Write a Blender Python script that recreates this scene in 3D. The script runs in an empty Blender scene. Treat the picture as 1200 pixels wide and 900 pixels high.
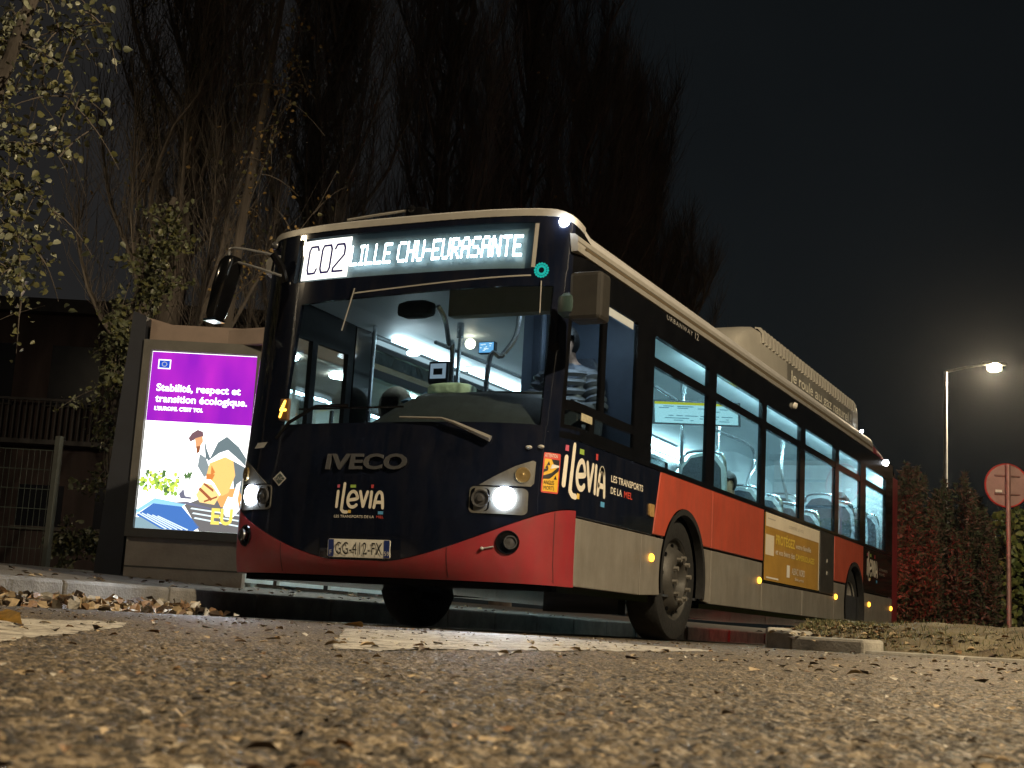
import bpy, bmesh, math, random
import numpy as np
from mathutils import Vector, Matrix
S = bpy.context.scene
COL = S.collection
PI = math.pi
rad = math.radians

# ------------------------------------------------------------------ camera
cam_d = bpy.data.cameras.new('camera'); cam = bpy.data.objects.new('camera', cam_d); COL.objects.link(cam)
CAM = Vector((4.71986, -7.52455, 0.04429))
fw = Vector((-0.43454822, 0.88387863, 0.17299251)); rt = Vector((0.90028627, 0.43173294, 0.05559941)); up = Vector((0.02554343, -0.17990341, 0.98335258))
cam.matrix_world = Matrix(((rt.x, up.x, -fw.x, CAM.x), (rt.y, up.y, -fw.y, CAM.y), (rt.z, up.z, -fw.z, CAM.z), (0, 0, 0, 1)))
cam_d.sensor_width = 36.0; cam_d.lens = 1613.78 / 1200 * 36
cam_d.clip_start = 0.05; cam_d.clip_end = 800
cam_d.dof.use_dof = True; cam_d.dof.focus_distance = 9.6; cam_d.dof.aperture_fstop = 33
S.camera = cam

# ------------------------------------------------------------------ world: urban night sky
W = bpy.data.worlds.new('World'); S.world = W; W.use_nodes = True
nt = W.node_tree; nt.nodes.clear()
out = nt.nodes.new('ShaderNodeOutputWorld'); bg = nt.nodes.new('ShaderNodeBackground'); bg2 = nt.nodes.new('ShaderNodeBackground'); add = nt.nodes.new('ShaderNodeAddShader')
sky = nt.nodes.new('ShaderNodeTexSky'); sky.sky_type = 'NISHITA'; sky.sun_disc = False
sky.sun_elevation = rad(25); sky.sun_rotation = rad(110)
nt.links.new(sky.outputs[0], bg.inputs[0]); bg.inputs[1].default_value = 0.0006
# city glow: warmer and lighter towards the town on the left
tc = nt.nodes.new('ShaderNodeTexCoord'); dp = nt.nodes.new('ShaderNodeVectorMath'); dp.operation = 'DOT_PRODUCT'
dp.inputs[1].default_value = (-0.80, 0.52, 0.30)
nt.links.new(tc.outputs['Generated'], dp.inputs[0])
rp = nt.nodes.new('ShaderNodeValToRGB'); nt.links.new(dp.outputs['Value'], rp.inputs[0])
rp.color_ramp.elements[0].position = 0.86; rp.color_ramp.elements[0].color = (0.0042, 0.0050, 0.0052, 1)
rp.color_ramp.elements[1].position = 1.0; rp.color_ramp.elements[1].color = (0.019, 0.017, 0.0155, 1)
cn = nt.nodes.new('ShaderNodeTexNoise'); cn.inputs['Scale'].default_value = 2.6; cn.inputs['Detail'].default_value = 4; nt.links.new(tc.outputs['Generated'], cn.inputs['Vector']); cr = nt.nodes.new('ShaderNodeMapRange'); nt.links.new(cn.outputs['Fac'], cr.inputs[0]); cr.inputs[1].default_value = 0.3; cr.inputs[2].default_value = 0.7; cr.inputs[3].default_value = 0.65; cr.inputs[4].default_value = 1.3
nt.links.new(cr.outputs[0], bg2.inputs[1]); nt.links.new(rp.outputs[0], bg2.inputs[0]); bg2.inputs[1].default_value = 1.0
nt.links.new(bg.outputs[0], add.inputs[0]); nt.links.new(bg2.outputs[0], add.inputs[1]); nt.links.new(add.outputs[0], out.inputs[0])
# a very weak sun added as fill, so that nothing is pitch black
sd = bpy.data.lights.new('fill_sun', 'SUN'); sd.energy = 0.012; sd.angle = rad(0.5); sd.color = (1.0, 0.93, 0.85)
so = bpy.data.objects.new('fill_sun', sd); COL.objects.link(so); so.rotation_euler = (rad(60), 0, rad(40))

S.view_settings.view_transform = 'Standard'; S.view_settings.look = 'None'; S.view_settings.exposure = 0.0; S.view_settings.gamma = 1.0
S.view_settings.use_curve_mapping = False
S.render.engine = 'CYCLES'
cy = S.cycles; cy.use_denoising = True
try:
    cy.denoiser = 'OPENIMAGEDENOISE'; cy.denoising_input_passes = 'RGB_ALBEDO_NORMAL'
except Exception: pass
cy.max_bounces = 8; cy.transparent_max_bounces = 24; cy.caustics_reflective = False; cy.caustics_refractive = False
cy.sample_clamp_indirect = 4.0; cy.use_light_tree = True

# ------------------------------------------------------------------ materials
MATS = {}
def mat(name, color, rough=0.5, metal=0.0, emit=None, es=0.0, noise=0.0, nscale=6.0, bump=0.0, bscale=40.0, spec=0.5, coat=0.0, col2=None, stretch=None, dirt=0.0):
    if name in MATS: return MATS[name]
    m = bpy.data.materials.new(name); m.use_nodes = True; MATS[name] = m
    n = m.node_tree.nodes; l = m.node_tree.links
    b = n['Principled BSDF']
    b.inputs['Base Color'].default_value = (*color, 1); b.inputs['Roughness'].default_value = rough; b.inputs['Metallic'].default_value = metal
    b.inputs['Specular IOR Level'].default_value = spec; b.inputs['Coat Weight'].default_value = coat; b.inputs['Coat Roughness'].default_value = 0.08
    if emit: b.inputs['Emission Color'].default_value = (*emit, 1); b.inputs['Emission Strength'].default_value = es
    if noise or bump or col2:
        t = n.new('ShaderNodeTexCoord'); src = t.outputs['Object']
        if stretch:
            mp = n.new('ShaderNodeMapping'); mp.inputs['Scale'].default_value = stretch; l.new(src, mp.inputs[0]); src = mp.outputs[0]
    if noise or col2:
        nz = n.new('ShaderNodeTexNoise'); nz.inputs['Scale'].default_value = nscale; nz.inputs['Detail'].default_value = 6; nz.inputs['Roughness'].default_value = 0.65
        l.new(src, nz.inputs['Vector'])
        r = n.new('ShaderNodeValToRGB'); l.new(nz.outputs['Fac'], r.inputs[0])
        c2 = col2 or tuple(c * (1 - noise) for c in color); c1 = color if col2 else tuple(min(1, c * (1 + noise)) for c in color)
        r.color_ramp.elements[0].position = 0.33; r.color_ramp.elements[0].color = (*c2, 1); r.color_ramp.elements[1].position = 0.68; r.color_ramp.elements[1].color = (*c1, 1)
        if dirt:
            mp2 = n.new('ShaderNodeMapping'); mp2.inputs['Scale'].default_value = (5, 5, 0.9); l.new(t.outputs['Object'], mp2.inputs[0])
            d1 = n.new('ShaderNodeTexNoise'); d1.inputs['Scale'].default_value = 2.2; d1.inputs['Detail'].default_value = 9; d1.inputs['Roughness'].default_value = 0.72; l.new(mp2.outputs[0], d1.inputs['Vector'])
            d2 = n.new('ShaderNodeTexNoise'); d2.inputs['Scale'].default_value = 55; d2.inputs['Detail'].default_value = 3; l.new(t.outputs['Object'], d2.inputs['Vector'])
            dr = n.new('ShaderNodeValToRGB'); l.new(d1.outputs['Fac'], dr.inputs[0]); dr.color_ramp.elements[0].position = 0.42; dr.color_ramp.elements[0].color = (0, 0, 0, 1); dr.color_ramp.elements[1].position = 0.75; dr.color_ramp.elements[1].color = (dirt,) * 3 + (1,)
            ds = n.new('ShaderNodeMath'); ds.operation = 'GREATER_THAN'; ds.inputs[1].default_value = 0.74; l.new(d2.outputs['Fac'], ds.inputs[0]); dm_ = n.new('ShaderNodeMath'); dm_.operation = 'MULTIPLY'; dm_.inputs[1].default_value = dirt * 0.8; l.new(ds.outputs[0], dm_.inputs[0])
            da = n.new('ShaderNodeMath'); da.operation = 'ADD'; da.use_clamp = True; l.new(dr.outputs[0], da.inputs[0]); l.new(dm_.outputs[0], da.inputs[1])
            mxd = n.new('ShaderNodeMix'); mxd.data_type = 'RGBA'; l.new(da.outputs[0], mxd.inputs[0]); l.new(r.outputs[0], mxd.inputs[6]); mxd.inputs[7].default_value = (0.115, 0.095, 0.075, 1); l.new(mxd.outputs[2], b.inputs['Base Color'])
        else: l.new(r.outputs[0], b.inputs['Base Color'])
        mr = n.new('ShaderNodeMapRange'); l.new(nz.outputs['Fac'], mr.inputs[0]); mr.inputs[3].default_value = min(1, rough * 1.25); mr.inputs[4].default_value = rough * 0.8
        l.new(mr.outputs[0], b.inputs['Roughness'])
    if bump:
        nb = n.new('ShaderNodeTexNoise'); nb.inputs['Scale'].default_value = bscale; nb.inputs['Detail'].default_value = 5; l.new(src, nb.inputs['Vector'])
        bp = n.new('ShaderNodeBump'); bp.inputs['Strength'].default_value = bump; bp.inputs['Distance'].default_value = 0.02
        l.new(nb.outputs['Fac'], bp.inputs['Height']); l.new(bp.outputs[0], b.inputs['Normal'])
    return m
def emis(name, color, strength):
    if name in MATS: return MATS[name]
    m = bpy.data.materials.new(name); m.use_nodes = True; MATS[name] = m
    n = m.node_tree.nodes; n.clear(); o = n.new('ShaderNodeOutputMaterial'); e = n.new('ShaderNodeEmission')
    e.inputs[0].default_value = (*color, 1); e.inputs[1].default_value = strength; m.node_tree.links.new(e.outputs[0], o.inputs[0]); return m
def glass(name, tint, gloss=1.0, rough=0.015):
    if name in MATS: return MATS[name]
    m = bpy.data.materials.new(name); m.use_nodes = True; MATS[name] = m
    n = m.node_tree.nodes; l = m.node_tree.links; n.clear()
    o = n.new('ShaderNodeOutputMaterial'); t = n.new('ShaderNodeBsdfTransparent'); g = n.new('ShaderNodeBsdfGlossy'); mx = n.new('ShaderNodeMixShader'); f = n.new('ShaderNodeLayerWeight'); pw = n.new('ShaderNodeMath'); pw.operation = 'POWER'; ma = n.new('ShaderNodeMath'); ma.operation = 'MULTIPLY_ADD'
    t.inputs[0].default_value = (*tint, 1); g.inputs['Roughness'].default_value = rough; g.inputs[0].default_value = (gloss,) * 3 + (1,)
    f.inputs['Blend'].default_value = 0.5; pw.inputs[1].default_value = 4.0; ma.inputs[1].default_value = 0.55; ma.inputs[2].default_value = 0.035
    l.new(f.outputs['Facing'], pw.inputs[0]); l.new(pw.outputs[0], ma.inputs[0]); l.new(ma.outputs[0], mx.inputs[0]); l.new(t.outputs[0], mx.inputs[1]); l.new(g.outputs[0], mx.inputs[2]); l.new(mx.outputs[0], o.inputs[0]); return m

NAVY = mat('bus_navy', (0.004, 0.006, 0.014), 0.07, noise=0.25, nscale=3, dirt=0.08)
BLK = mat('bus_black', (0.0045, 0.0045, 0.005), 0.10, noise=0.3, nscale=5, spec=0.3)
RUB = mat('black_rubber', (0.012, 0.012, 0.012), 0.75, noise=0.3, nscale=20, bump=0.2)
RED = mat('bus_red', (0.30, 0.028, 0.036), 0.36, noise=0.12, nscale=4, coat=0.25, dirt=0.30)
ORA = mat('bus_orange_red', (0.46, 0.072, 0.040), 0.42, noise=0.12, nscale=3, coat=0.15, dirt=0.30)
GRY = mat('bus_warm_grey', (0.215, 0.201, 0.178), 0.42, noise=0.14, nscale=4, dirt=0.55)
ALU = mat('rail_aluminium', (0.33, 0.315, 0.285), 0.42, metal=0.2, noise=0.1, nscale=8)
ROOF = mat('roof_grey', (0.42, 0.41, 0.40), 0.45, noise=0.1, nscale=3)
FAIR = mat('fairing_champagne', (0.42, 0.40, 0.355), 0.36, metal=0.15, noise=0.1, nscale=2)
WHITE = mat('sticker_white', (0.78, 0.75, 0.68), 0.5, noise=0.06, nscale=12)
CREAM = mat('lettering_cream', (0.80, 0.74, 0.62), 0.5, noise=0.04, nscale=30)
CHROME = mat('chrome_dim', (0.10, 0.10, 0.105), 0.25, metal=0.45, noise=0.15, nscale=20)
IW = mat('interior_white', (0.74, 0.78, 0.80), 0.5, noise=0.05, nscale=3)
IG = mat('interior_grey', (0.48, 0.52, 0.55), 0.55, noise=0.1, nscale=4)
IDK = mat('interior_dark', (0.035, 0.038, 0.045), 0.6, noise=0.2, nscale=8)
POLE = mat('pole_steel', (0.62, 0.65, 0.68), 0.25, metal=0.85, noise=0.05, nscale=15)
SEATF = mat('seat_fabric', (0.05, 0.058, 0.075), 0.85, noise=0.35, nscale=60)
SEATS = mat('seat_shell', (0.45, 0.50, 0.54), 0.45, noise=0.06, nscale=6)
GW = glass('windscreen_glass', (0.80, 0.86, 0.88))
GS = glass('side_glass', (0.74, 0.90, 0.92))
GD = glass('driver_glass', (0.74, 0.82, 0.86))
GC = glass('clear_cover', (0.93, 0.93, 0.93))
AMB = emis('amber_lamp', (1.0, 0.40, 0.035), 5)
HLW = emis('headlamp_white', (0.72, 0.84, 1.0), 70)
MKW = emis('marker_white', (0.85, 0.92, 1.0), 60)
LEDM = emis('led_white', (0.80, 0.97, 1.0), 11)
LEDG = emis('led_green', (0.02, 0.55, 0.46), 0.75)
LEDP = emis('number_panel_glow', (1.0, 0.97, 0.88), 2.6)

# ------------------------------------------------------------------ mesh helpers
class MB:
    def __init__(s): s.v = []; s.f = []; s.m = []
    def add(s, vs, fs, mi=0):
        o = len(s.v); s.v.extend([tuple(v) for v in vs]); s.f.extend([tuple(i + o for i in f) for f in fs]); s.m.extend([mi] * len(fs)); return s
    def box(s, x0, x1, y0, y1, z0, z1, mi=0):
        vs = [(x, y, z) for x in (x0, x1) for y in (y0, y1) for z in (z0, z1)]
        return s.add(vs, [(0, 1, 3, 2), (4, 6, 7, 5), (0, 4, 5, 1), (2, 3, 7, 6), (0, 2, 6, 4), (1, 5, 7, 3)], mi)
    def tube(s, pts, r, n=8, mi=0, caps=True):
        pts = [Vector(p) for p in pts]; rs = r if isinstance(r, (list, tuple)) else [r] * len(pts); rings = []
        ref = None
        for i, p in enumerate(pts):
            d = (pts[min(i + 1, len(pts) - 1)] - pts[max(i - 1, 0)]).normalized()
            if ref is None or abs(ref.dot(d)) > 0.95: ref = Vector((0, 0, 1)) if abs(d.z) < 0.9 else Vector((1, 0, 0))
            a = d.cross(ref).normalized(); b = a.cross(d).normalized(); ref = b
            rings.append([p + (a * math.cos(2 * PI * k / n) + b * math.sin(2 * PI * k / n)) * rs[i] for k in range(n)])
        vs = [v for rg in rings for v in rg]; fs = []
        for i in range(len(pts) - 1):
            for k in range(n): fs.append((i * n + k, i * n + (k + 1) % n, (i + 1) * n + (k + 1) % n, (i + 1) * n + k))
        if caps: fs.append(tuple(reversed(range(n)))); fs.append(tuple(range((len(pts) - 1) * n, len(pts) * n)))
        return s.add(vs, fs, mi)
    def lathe(s, prof, origin, axis, n=32, mi=0):
        # prof: (r, t) pairs, t along axis
        ax = Vector(axis).normalized(); a = ax.orthogonal().normalized(); b = ax.cross(a); o = Vector(origin); vs = []; fs = []
        for r, t in prof:
            for k in range(n):
                th = 2 * PI * k / n; vs.append(o + ax * t + (a * math.cos(th) + b * math.sin(th)) * r)
        for i in range(len(prof) - 1):
            for k in range(n): fs.append((i * n + k, i * n + (k + 1) % n, (i + 1) * n + (k + 1) % n, (i + 1) * n + k))
        return s.add(vs, fs, mi)
    def disc(s, o, axis, r, n=24, mi=0):
        ax = Vector(axis).normalized(); a = ax.orthogonal().normalized(); b = ax.cross(a); o = Vector(o)
        return s.add([o + (a * math.cos(2 * PI * k / n) + b * math.sin(2 * PI * k / n)) * r for k in range(n)], [tuple(range(n))], mi)
    def ball(s, o, r, n=12, mi=0, sc=(1, 1, 1), jit=0, seed=0):
        rg = random.Random(seed); vs = []; fs = []
        for i in range(n + 1):
            for k in range(2 * n):
                a = PI * i / n; b = PI * k / n; j = 1 + rg.uniform(-jit, jit)
                vs.append((o[0] + r * sc[0] * j * math.sin(a) * math.cos(b), o[1] + r * sc[1] * j * math.sin(a) * math.sin(b), o[2] + r * sc[2] * j * math.cos(a)))
        for i in range(n):
            for k in range(2 * n): fs.append((i * 2 * n + k, i * 2 * n + (k + 1) % (2 * n), (i + 1) * 2 * n + (k + 1) % (2 * n), (i + 1) * 2 * n + k))
        return s.add(vs, fs, mi)
    def prism(s, pts, fn, t0, t1, mi=0):
        """polygon pts (a, b); fn(a, b, t) -> xyz; extruded from t0 (back) to t1 (front)"""
        n = len(pts); vs = [fn(a, b, t0) for a, b in pts] + [fn(a, b, t1) for a, b in pts]
        fs = [tuple(range(n - 1, -1, -1)), tuple(range(n, 2 * n))] + [(i, (i + 1) % n, n + (i + 1) % n, n + i) for i in range(n)]
        return s.add(vs, fs, mi)
    def build(s, name, mats, parent=None, smooth=False, loc=None, bevel=0.0, fix=True):
        me = bpy.data.meshes.new(name); me.from_pydata(s.v, [], s.f)
        for m in (mats if isinstance(mats, (list, tuple)) else [mats]): me.materials.append(m)
        if len(me.materials) > 1: me.polygons.foreach_set('material_index', s.m)
        if fix:
            bm = bmesh.new(); bm.from_mesh(me); bmesh.ops.recalc_face_normals(bm, faces=bm.faces); bm.to_mesh(me); bm.free()
        o = bpy.data.objects.new(name, me); COL.objects.link(o)
        if parent: o.parent = parent
        if loc: o.location = loc
        if smooth:
            me.polygons.foreach_set('use_smooth', [True] * len(me.polygons))
            try: me.set_sharp_from_angle(angle=rad(35))
            except Exception: pass
        if bevel:
            b = o.modifiers.new('bevel', 'BEVEL'); b.width = bevel; b.segments = 2; b.limit_method = 'ANGLE'; b.angle_limit = rad(40)
        return o
def tag(o, label=None, cat=None, group=None, kind=None):
    if label: o['label'] = label
    if cat: o['category'] = cat
    if group: o['group'] = group
    if kind: o['kind'] = kind
    return o
def empty(name, loc, label, cat, group=None, rotz=0):
    o = bpy.data.objects.new(name, None); COL.objects.link(o); o.location = loc; o.rotation_euler = (0, 0, rotz); o.empty_display_size = 0.2
    return tag(o, label, cat, group)
def dup(root, loc, rotz=0, label=None, scale=None):
    r = root.copy(); COL.objects.link(r); r.location = loc; r.rotation_euler = (0, 0, rotz)
    if label: r['label'] = label
    if scale: r.scale = scale
    for ch in [c for c in root.children]:
        c = ch.copy(); COL.objects.link(c); c.parent = r
        for g in [x for x in ch.children]:
            d = g.copy(); COL.objects.link(d); d.parent = c
    return r
def text_geo(body, h, xs=1.0, align='LEFT', space=1.0, bold=0.0, shear=0.0):
    cu = bpy.data.curves.new('txt', 'FONT'); cu.body = body; cu.size = h / 0.7; cu.align_x = align; cu.resolution_u = 3; cu.space_character = space; cu.offset = bold; cu.shear = shear
    o = bpy.data.objects.new('txt', cu); COL.objects.link(o)
    dg = bpy.context.evaluated_depsgraph_get(); me = bpy.data.meshes.new_from_object(o.evaluated_get(dg))
    vs = [(v.co.x * xs, v.co.y) for v in me.vertices]; fs = [tuple(p.vertices) for p in me.polygons]
    bpy.data.objects.remove(o); bpy.data.curves.remove(cu); bpy.data.meshes.remove(me)
    return vs, fs
def text(mb, body, h, fn, x, z, off=0.003, mi=0, width=None, **k):
    vs, fs = text_geo(body, h, **k)
    if width:
        lo = min(v[0] for v in vs); hi = max(v[0] for v in vs); s = width / (hi - lo)
        c = 0 if k.get('align', 'LEFT') == 'CENTER' else lo
        vs = [((v[0] - c) * s, v[1]) for v in vs]
    mb.add([fn(x + a, z + b, off) for a, b in vs], fs, mi); return mb
def stroke(mb, pts, r, fn, off=0.003, mi=0):
    """flat rounded stroke along pts in the (a, b) plane"""
    for i in range(len(pts) - 1):
        (x0, z0), (x1, z1) = pts[i], pts[i + 1]; L = math.hypot(x1 - x0, z1 - z0) or 1e-6; nx, nz = -(z1 - z0) / L * r, (x1 - x0) / L * r
        e = off + 0.00005 * (i % 3)
        mb.add([fn(x0 + nx, z0 + nz, e), fn(x0 - nx, z0 - nz, e), fn(x1 - nx, z1 - nz, e), fn(x1 + nx, z1 + nz, e)], [(0, 1, 2, 3)], mi)
    for i, (x, z) in enumerate(pts):
        mb.add([fn(x + r * math.cos(2 * PI * k / 12), z + r * math.sin(2 * PI * k / 12), off + 0.00018 + 0.00005 * (i % 2)) for k in range(12)], [tuple(range(12))], mi)
def smooth_path(pts, k=4):
    pts = [Vector(p) for p in pts]; o = []
    for i in range(len(pts) - 1):
        a = pts[max(i - 1, 0)]; b = pts[i]; c = pts[i + 1]; d = pts[min(i + 2, len(pts) - 1)]
        for j in range(k):
            t = j / k; o.append(0.5 * ((2 * b) + (c - a) * t + (2 * a - 5 * b + 4 * c - d) * t * t + (3 * b - a - 3 * c + d) * t ** 3))
    o.append(pts[-1]); return o

# ------------------------------------------------------------------ ground
def sheet(name, pts, z, m, kind='structure', thick=0.0):
    mb = MB()
    if thick: mb.prism(pts, lambda a, b, t: (a, b, t), z - thick, z)
    else: mb.add([(x, y, z) for x, y in pts], [tuple(range(len(pts)))])
    return tag(mb.build(name, m), kind=kind)
def asphalt():
    m = bpy.data.materials.new('asphalt'); m.use_nodes = True; n = m.node_tree.nodes; l = m.node_tree.links; b = n['Principled BSDF']
    t = n.new('ShaderNodeTexCoord')
    v = n.new('ShaderNodeTexVoronoi'); v.inputs['Scale'].default_value = 190; l.new(t.outputs['Object'], v.inputs['Vector'])
    sp = n.new('ShaderNodeSeparateColor'); l.new(v.outputs['Color'], sp.inputs[0])
    r = n.new('ShaderNodeValToRGB'); l.new(sp.outputs[0], r.inputs[0])
    e = r.color_ramp.elements; e[0].position = 0; e[0].color = (0.014, 0.012, 0.010, 1); e[1].position = 1; e[1].color = (0.34, 0.30, 0.24, 1)
    for p_, c in ((0.3, (0.045, 0.037, 0.028, 1)), (0.55, (0.10, 0.08, 0.055, 1)), (0.82, (0.16, 0.13, 0.09, 1)), (0.95, (0.21, 0.175, 0.125, 1))):
        q = e.new(p_); q.color = c
    n2 = n.new('ShaderNodeTexNoise'); n2.inputs['Scale'].default_value = 6; n2.inputs['Detail'].default_value = 8; n2.inputs['Roughness'].default_value = 0.7; l.new(t.outputs['Object'], n2.inputs['Vector'])
    r2 = n.new('ShaderNodeValToRGB'); l.new(n2.outputs['Fac'], r2.inputs[0]); r2.color_ramp.elements[0].position = 0.3; r2.color_ramp.elements[0].color = (0.34, 0.31, 0.275, 1); r2.color_ramp.elements[1].position = 0.7; r2.color_ramp.elements[1].color = (1.35, 1.26, 1.11, 1)
    mx = n.new('ShaderNodeMix'); mx.data_type = 'RGBA'; mx.blend_type = 'MULTIPLY'; mx.inputs[0].default_value = 1.0
    l.new(r.outputs[0], mx.inputs[6]); l.new(r2.outputs[0], mx.inputs[7]); l.new(mx.outputs[2], b.inputs['Base Color'])
    sr = n.new('ShaderNodeMapRange'); l.new(sp.outputs[1], sr.inputs[0]); sr.inputs[3].default_value = 0.45; sr.inputs[4].default_value = 0.95; l.new(sr.outputs[0], b.inputs['Roughness'])
    bp = n.new('ShaderNodeBump'); bp.inputs['Strength'].default_value = 0.7; bp.inputs['Distance'].default_value = 0.006
    n3 = n.new('ShaderNodeTexNoise'); n3.inputs['Scale'].default_value = 260; n3.inputs['Detail'].default_value = 4; l.new(t.outputs['Object'], n3.inputs['Vector'])
    l.new(n3.outputs['Fac'], bp.inputs['Height']); l.new(bp.outputs[0], b.inputs['Normal'])
    return m
ASPH = asphalt()
sheet('ground', [(-400, -200), (400, -200), (400, 600), (-400, 600)], -0.05, mat('far_ground', (0.05, 0.045, 0.038), 0.9, noise=0.3, nscale=0.5))
sheet('road', [(-1.5, -60), (60, -60), (60, 60), (-1.5, 60)], -0.009, ASPH)

# coarse worn asphalt close by: real stones standing out of the binder
def hash2(ix, iy, k):
    h = np.sin(ix * 127.1 + iy * 311.7 + k * 74.7) * 43758.5453
    return h - np.floor(h)
def stones(x, y, cell, seed):
    gx = np.floor(x / cell); gy = np.floor(y / cell); best = np.full(x.shape, 9.0); hh = np.zeros(x.shape)
    for dx in (-1, 0, 1):
        for dy in (-1, 0, 1):
            cx = gx + dx; cy_ = gy + dy
            px = (cx + 0.15 + 0.7 * hash2(cx, cy_, seed)) * cell; py = (cy_ + 0.15 + 0.7 * hash2(cx, cy_, seed + 1)) * cell
            d = np.hypot(x - px, y - py) / cell; m_ = d < best; best = np.where(m_, d, best); hh = np.where(m_, hash2(cx, cy_, seed + 2), hh)
    return np.clip(1 - (best / 0.62) ** 2, 0, 1) * (0.25 + 0.75 * hh)
def vnoise(x, y, s, seed):
    x = x / s; y = y / s; ix = np.floor(x); iy = np.floor(y); fx = x - ix; fy = y - iy; fx = fx * fx * (3 - 2 * fx); fy = fy * fy * (3 - 2 * fy)
    a = hash2(ix, iy, seed); b = hash2(ix + 1, iy, seed); c = hash2(ix, iy + 1, seed); d = hash2(ix + 1, iy + 1, seed)
    return (a * (1 - fx) + b * fx) * (1 - fy) + (c * (1 - fx) + d * fx) * fy
def ground_h(x, y):
    h = 0.0024 * stones(x, y, 0.0075, 3) + 0.0022 * stones(x + 5, y + 3, 0.016, 11) + 0.004 * (vnoise(x, y, 0.16, 5) - 0.5) + 0.0024 * (vnoise(x, y, 0.04, 8) - 0.5)
    return h - 0.0025
def near_ground():
    NR, NC = 560, 860
    r = 0.22 * np.exp(np.linspace(0, math.log(15 / 0.22), NR)); th = np.linspace(-rad(33), rad(33), NC) + math.atan2(fw.x, fw.y)
    R, T = np.meshgrid(r, th, indexing='ij'); X = CAM.x + R * np.sin(T); Y = CAM.y + R * np.cos(T)
    Z = ground_h(X, Y) * np.clip((14 - R) / 6, 0, 1)
    X = np.maximum(X, -1.5)
    co = np.stack([X, Y, Z], -1).reshape(-1, 3)
    i = np.arange(NR - 1)[:, None] * NC + np.arange(NC - 1)[None, :]; i = i.ravel()
    f = np.stack([i, i + 1, i + NC + 1, i + NC], -1)
    me = bpy.data.meshes.new('road_surface'); me.vertices.add(len(co)); me.vertices.foreach_set('co', co.ravel().astype(np.float32))
    me.loops.add(f.size); me.loops.foreach_set('vertex_index', f.ravel().astype(np.int32)); me.polygons.add(len(f)); me.polygons.foreach_set('loop_start', np.arange(0, f.size, 4, dtype=np.int32))
    me.update(); me.validate(); me.materials.append(ASPH)
    me.polygons.foreach_set('use_smooth', [True] * len(me.polygons))
    o = bpy.data.objects.new('road_surface', me); COL.objects.link(o); tag(o, kind='structure')
near_ground()
def paint():
    m = bpy.data.materials.new('worn_white_paint'); m.use_nodes = True; n = m.node_tree.nodes; l = m.node_tree.links; b = n['Principled BSDF']; b.inputs['Roughness'].default_value = 0.7
    t = n.new('ShaderNodeTexCoord'); nz = n.new('ShaderNodeTexNoise'); nz.inputs['Scale'].default_value = 17; nz.inputs['Detail'].default_value = 9; nz.inputs['Roughness'].default_value = 0.75; l.new(t.outputs['Object'], nz.inputs['Vector'])
    r = n.new('ShaderNodeValToRGB'); l.new(nz.outputs['Fac'], r.inputs[0]); e = r.color_ramp.elements
    e[0].position = 0.425; e[0].color = (0.09, 0.078, 0.06, 1); e[1].position = 0.68; e[1].color = (0.50, 0.47, 0.40, 1); q = e.new(0.51); q.color = (0.33, 0.30, 0.25, 1)
    l.new(r.outputs[0], b.inputs['Base Color']); return m
PAINT = paint()
def marking(name, quad, n=190):
    (ax, ay), (bx, by), (cx, cy_), (dx, dy) = quad; s = np.linspace(0, 1, n); U, V = np.meshgrid(s, s, indexing='ij')
    X = (1 - U) * (1 - V) * ax + U * (1 - V) * bx + U * V * cx + (1 - U) * V * dx; Y = (1 - U) * (1 - V) * ay + U * (1 - V) * by + U * V * cy_ + (1 - U) * V * dy
    X = X + 0.012 * (vnoise(X, Y, 0.05, 2) - 0.5); Y = Y + 0.012 * (vnoise(X, Y, 0.04, 4) - 0.5)
    Z = 0.0006 + 0.0012 * (vnoise(X, Y, 0.03, 9) - 0.5) + 0.004 * (vnoise(X, Y, 0.16, 5) - 0.5) + 0.0024 * (vnoise(X, Y, 0.04, 8) - 0.5)
    mb = MB(); i = [(a * n + b_, (a + 1) * n + b_, (a + 1) * n + b_ + 1, a * n + b_ + 1) for a in range(n - 1) for b_ in range(n - 1)]
    mb.add(np.stack([X, Y, Z], -1).reshape(-1, 3).tolist(), i)
    return tag(mb.build(name, PAINT, smooth=True), kind='structure')
marking('road_marking', [(3.70, -5.95), (3.30, -2.95), (1.2, -0.2), (1.85, -3.0)])
marking('road_marking', [(2.31, -4.75), (2.86, -5.40), (3.7, -6.55), (2.5, -5.85)])

# left: raised kerb along the stop, pavement rising gently behind it
CONC = mat('kerb_concrete', (0.15, 0.14, 0.125), 0.8, noise=0.35, nscale=5, bump=0.35, bscale=60)
PAVE = mat('pavement_tarmac', (0.13, 0.12, 0.11), 0.85, noise=0.3, nscale=4, bump=0.4, bscale=90)
mb = MB(); y = -14.0
while y < 30:
    mb.box(-1.80, -1.47 + 0.004 * math.sin(y * 3), y, y + 0.992, -0.04, 0.178 + 0.004 * math.sin(y * 7)); y += 1.0
tag(mb.build('kerb', CONC, bevel=0.022), kind='structure')
mb = MB(); mb.add([(-1.8, -14, 0.172), (-1.8, 40, 0.172), (-5.2, 40, 0.36), (-5.2, -14, 0.36), (-40, 40, 0.36), (-40, -14, 0.36)], [(0, 1, 2, 3), (3, 2, 4, 5)])
tag(mb.build('pavement', PAVE), kind='structure')

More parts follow.
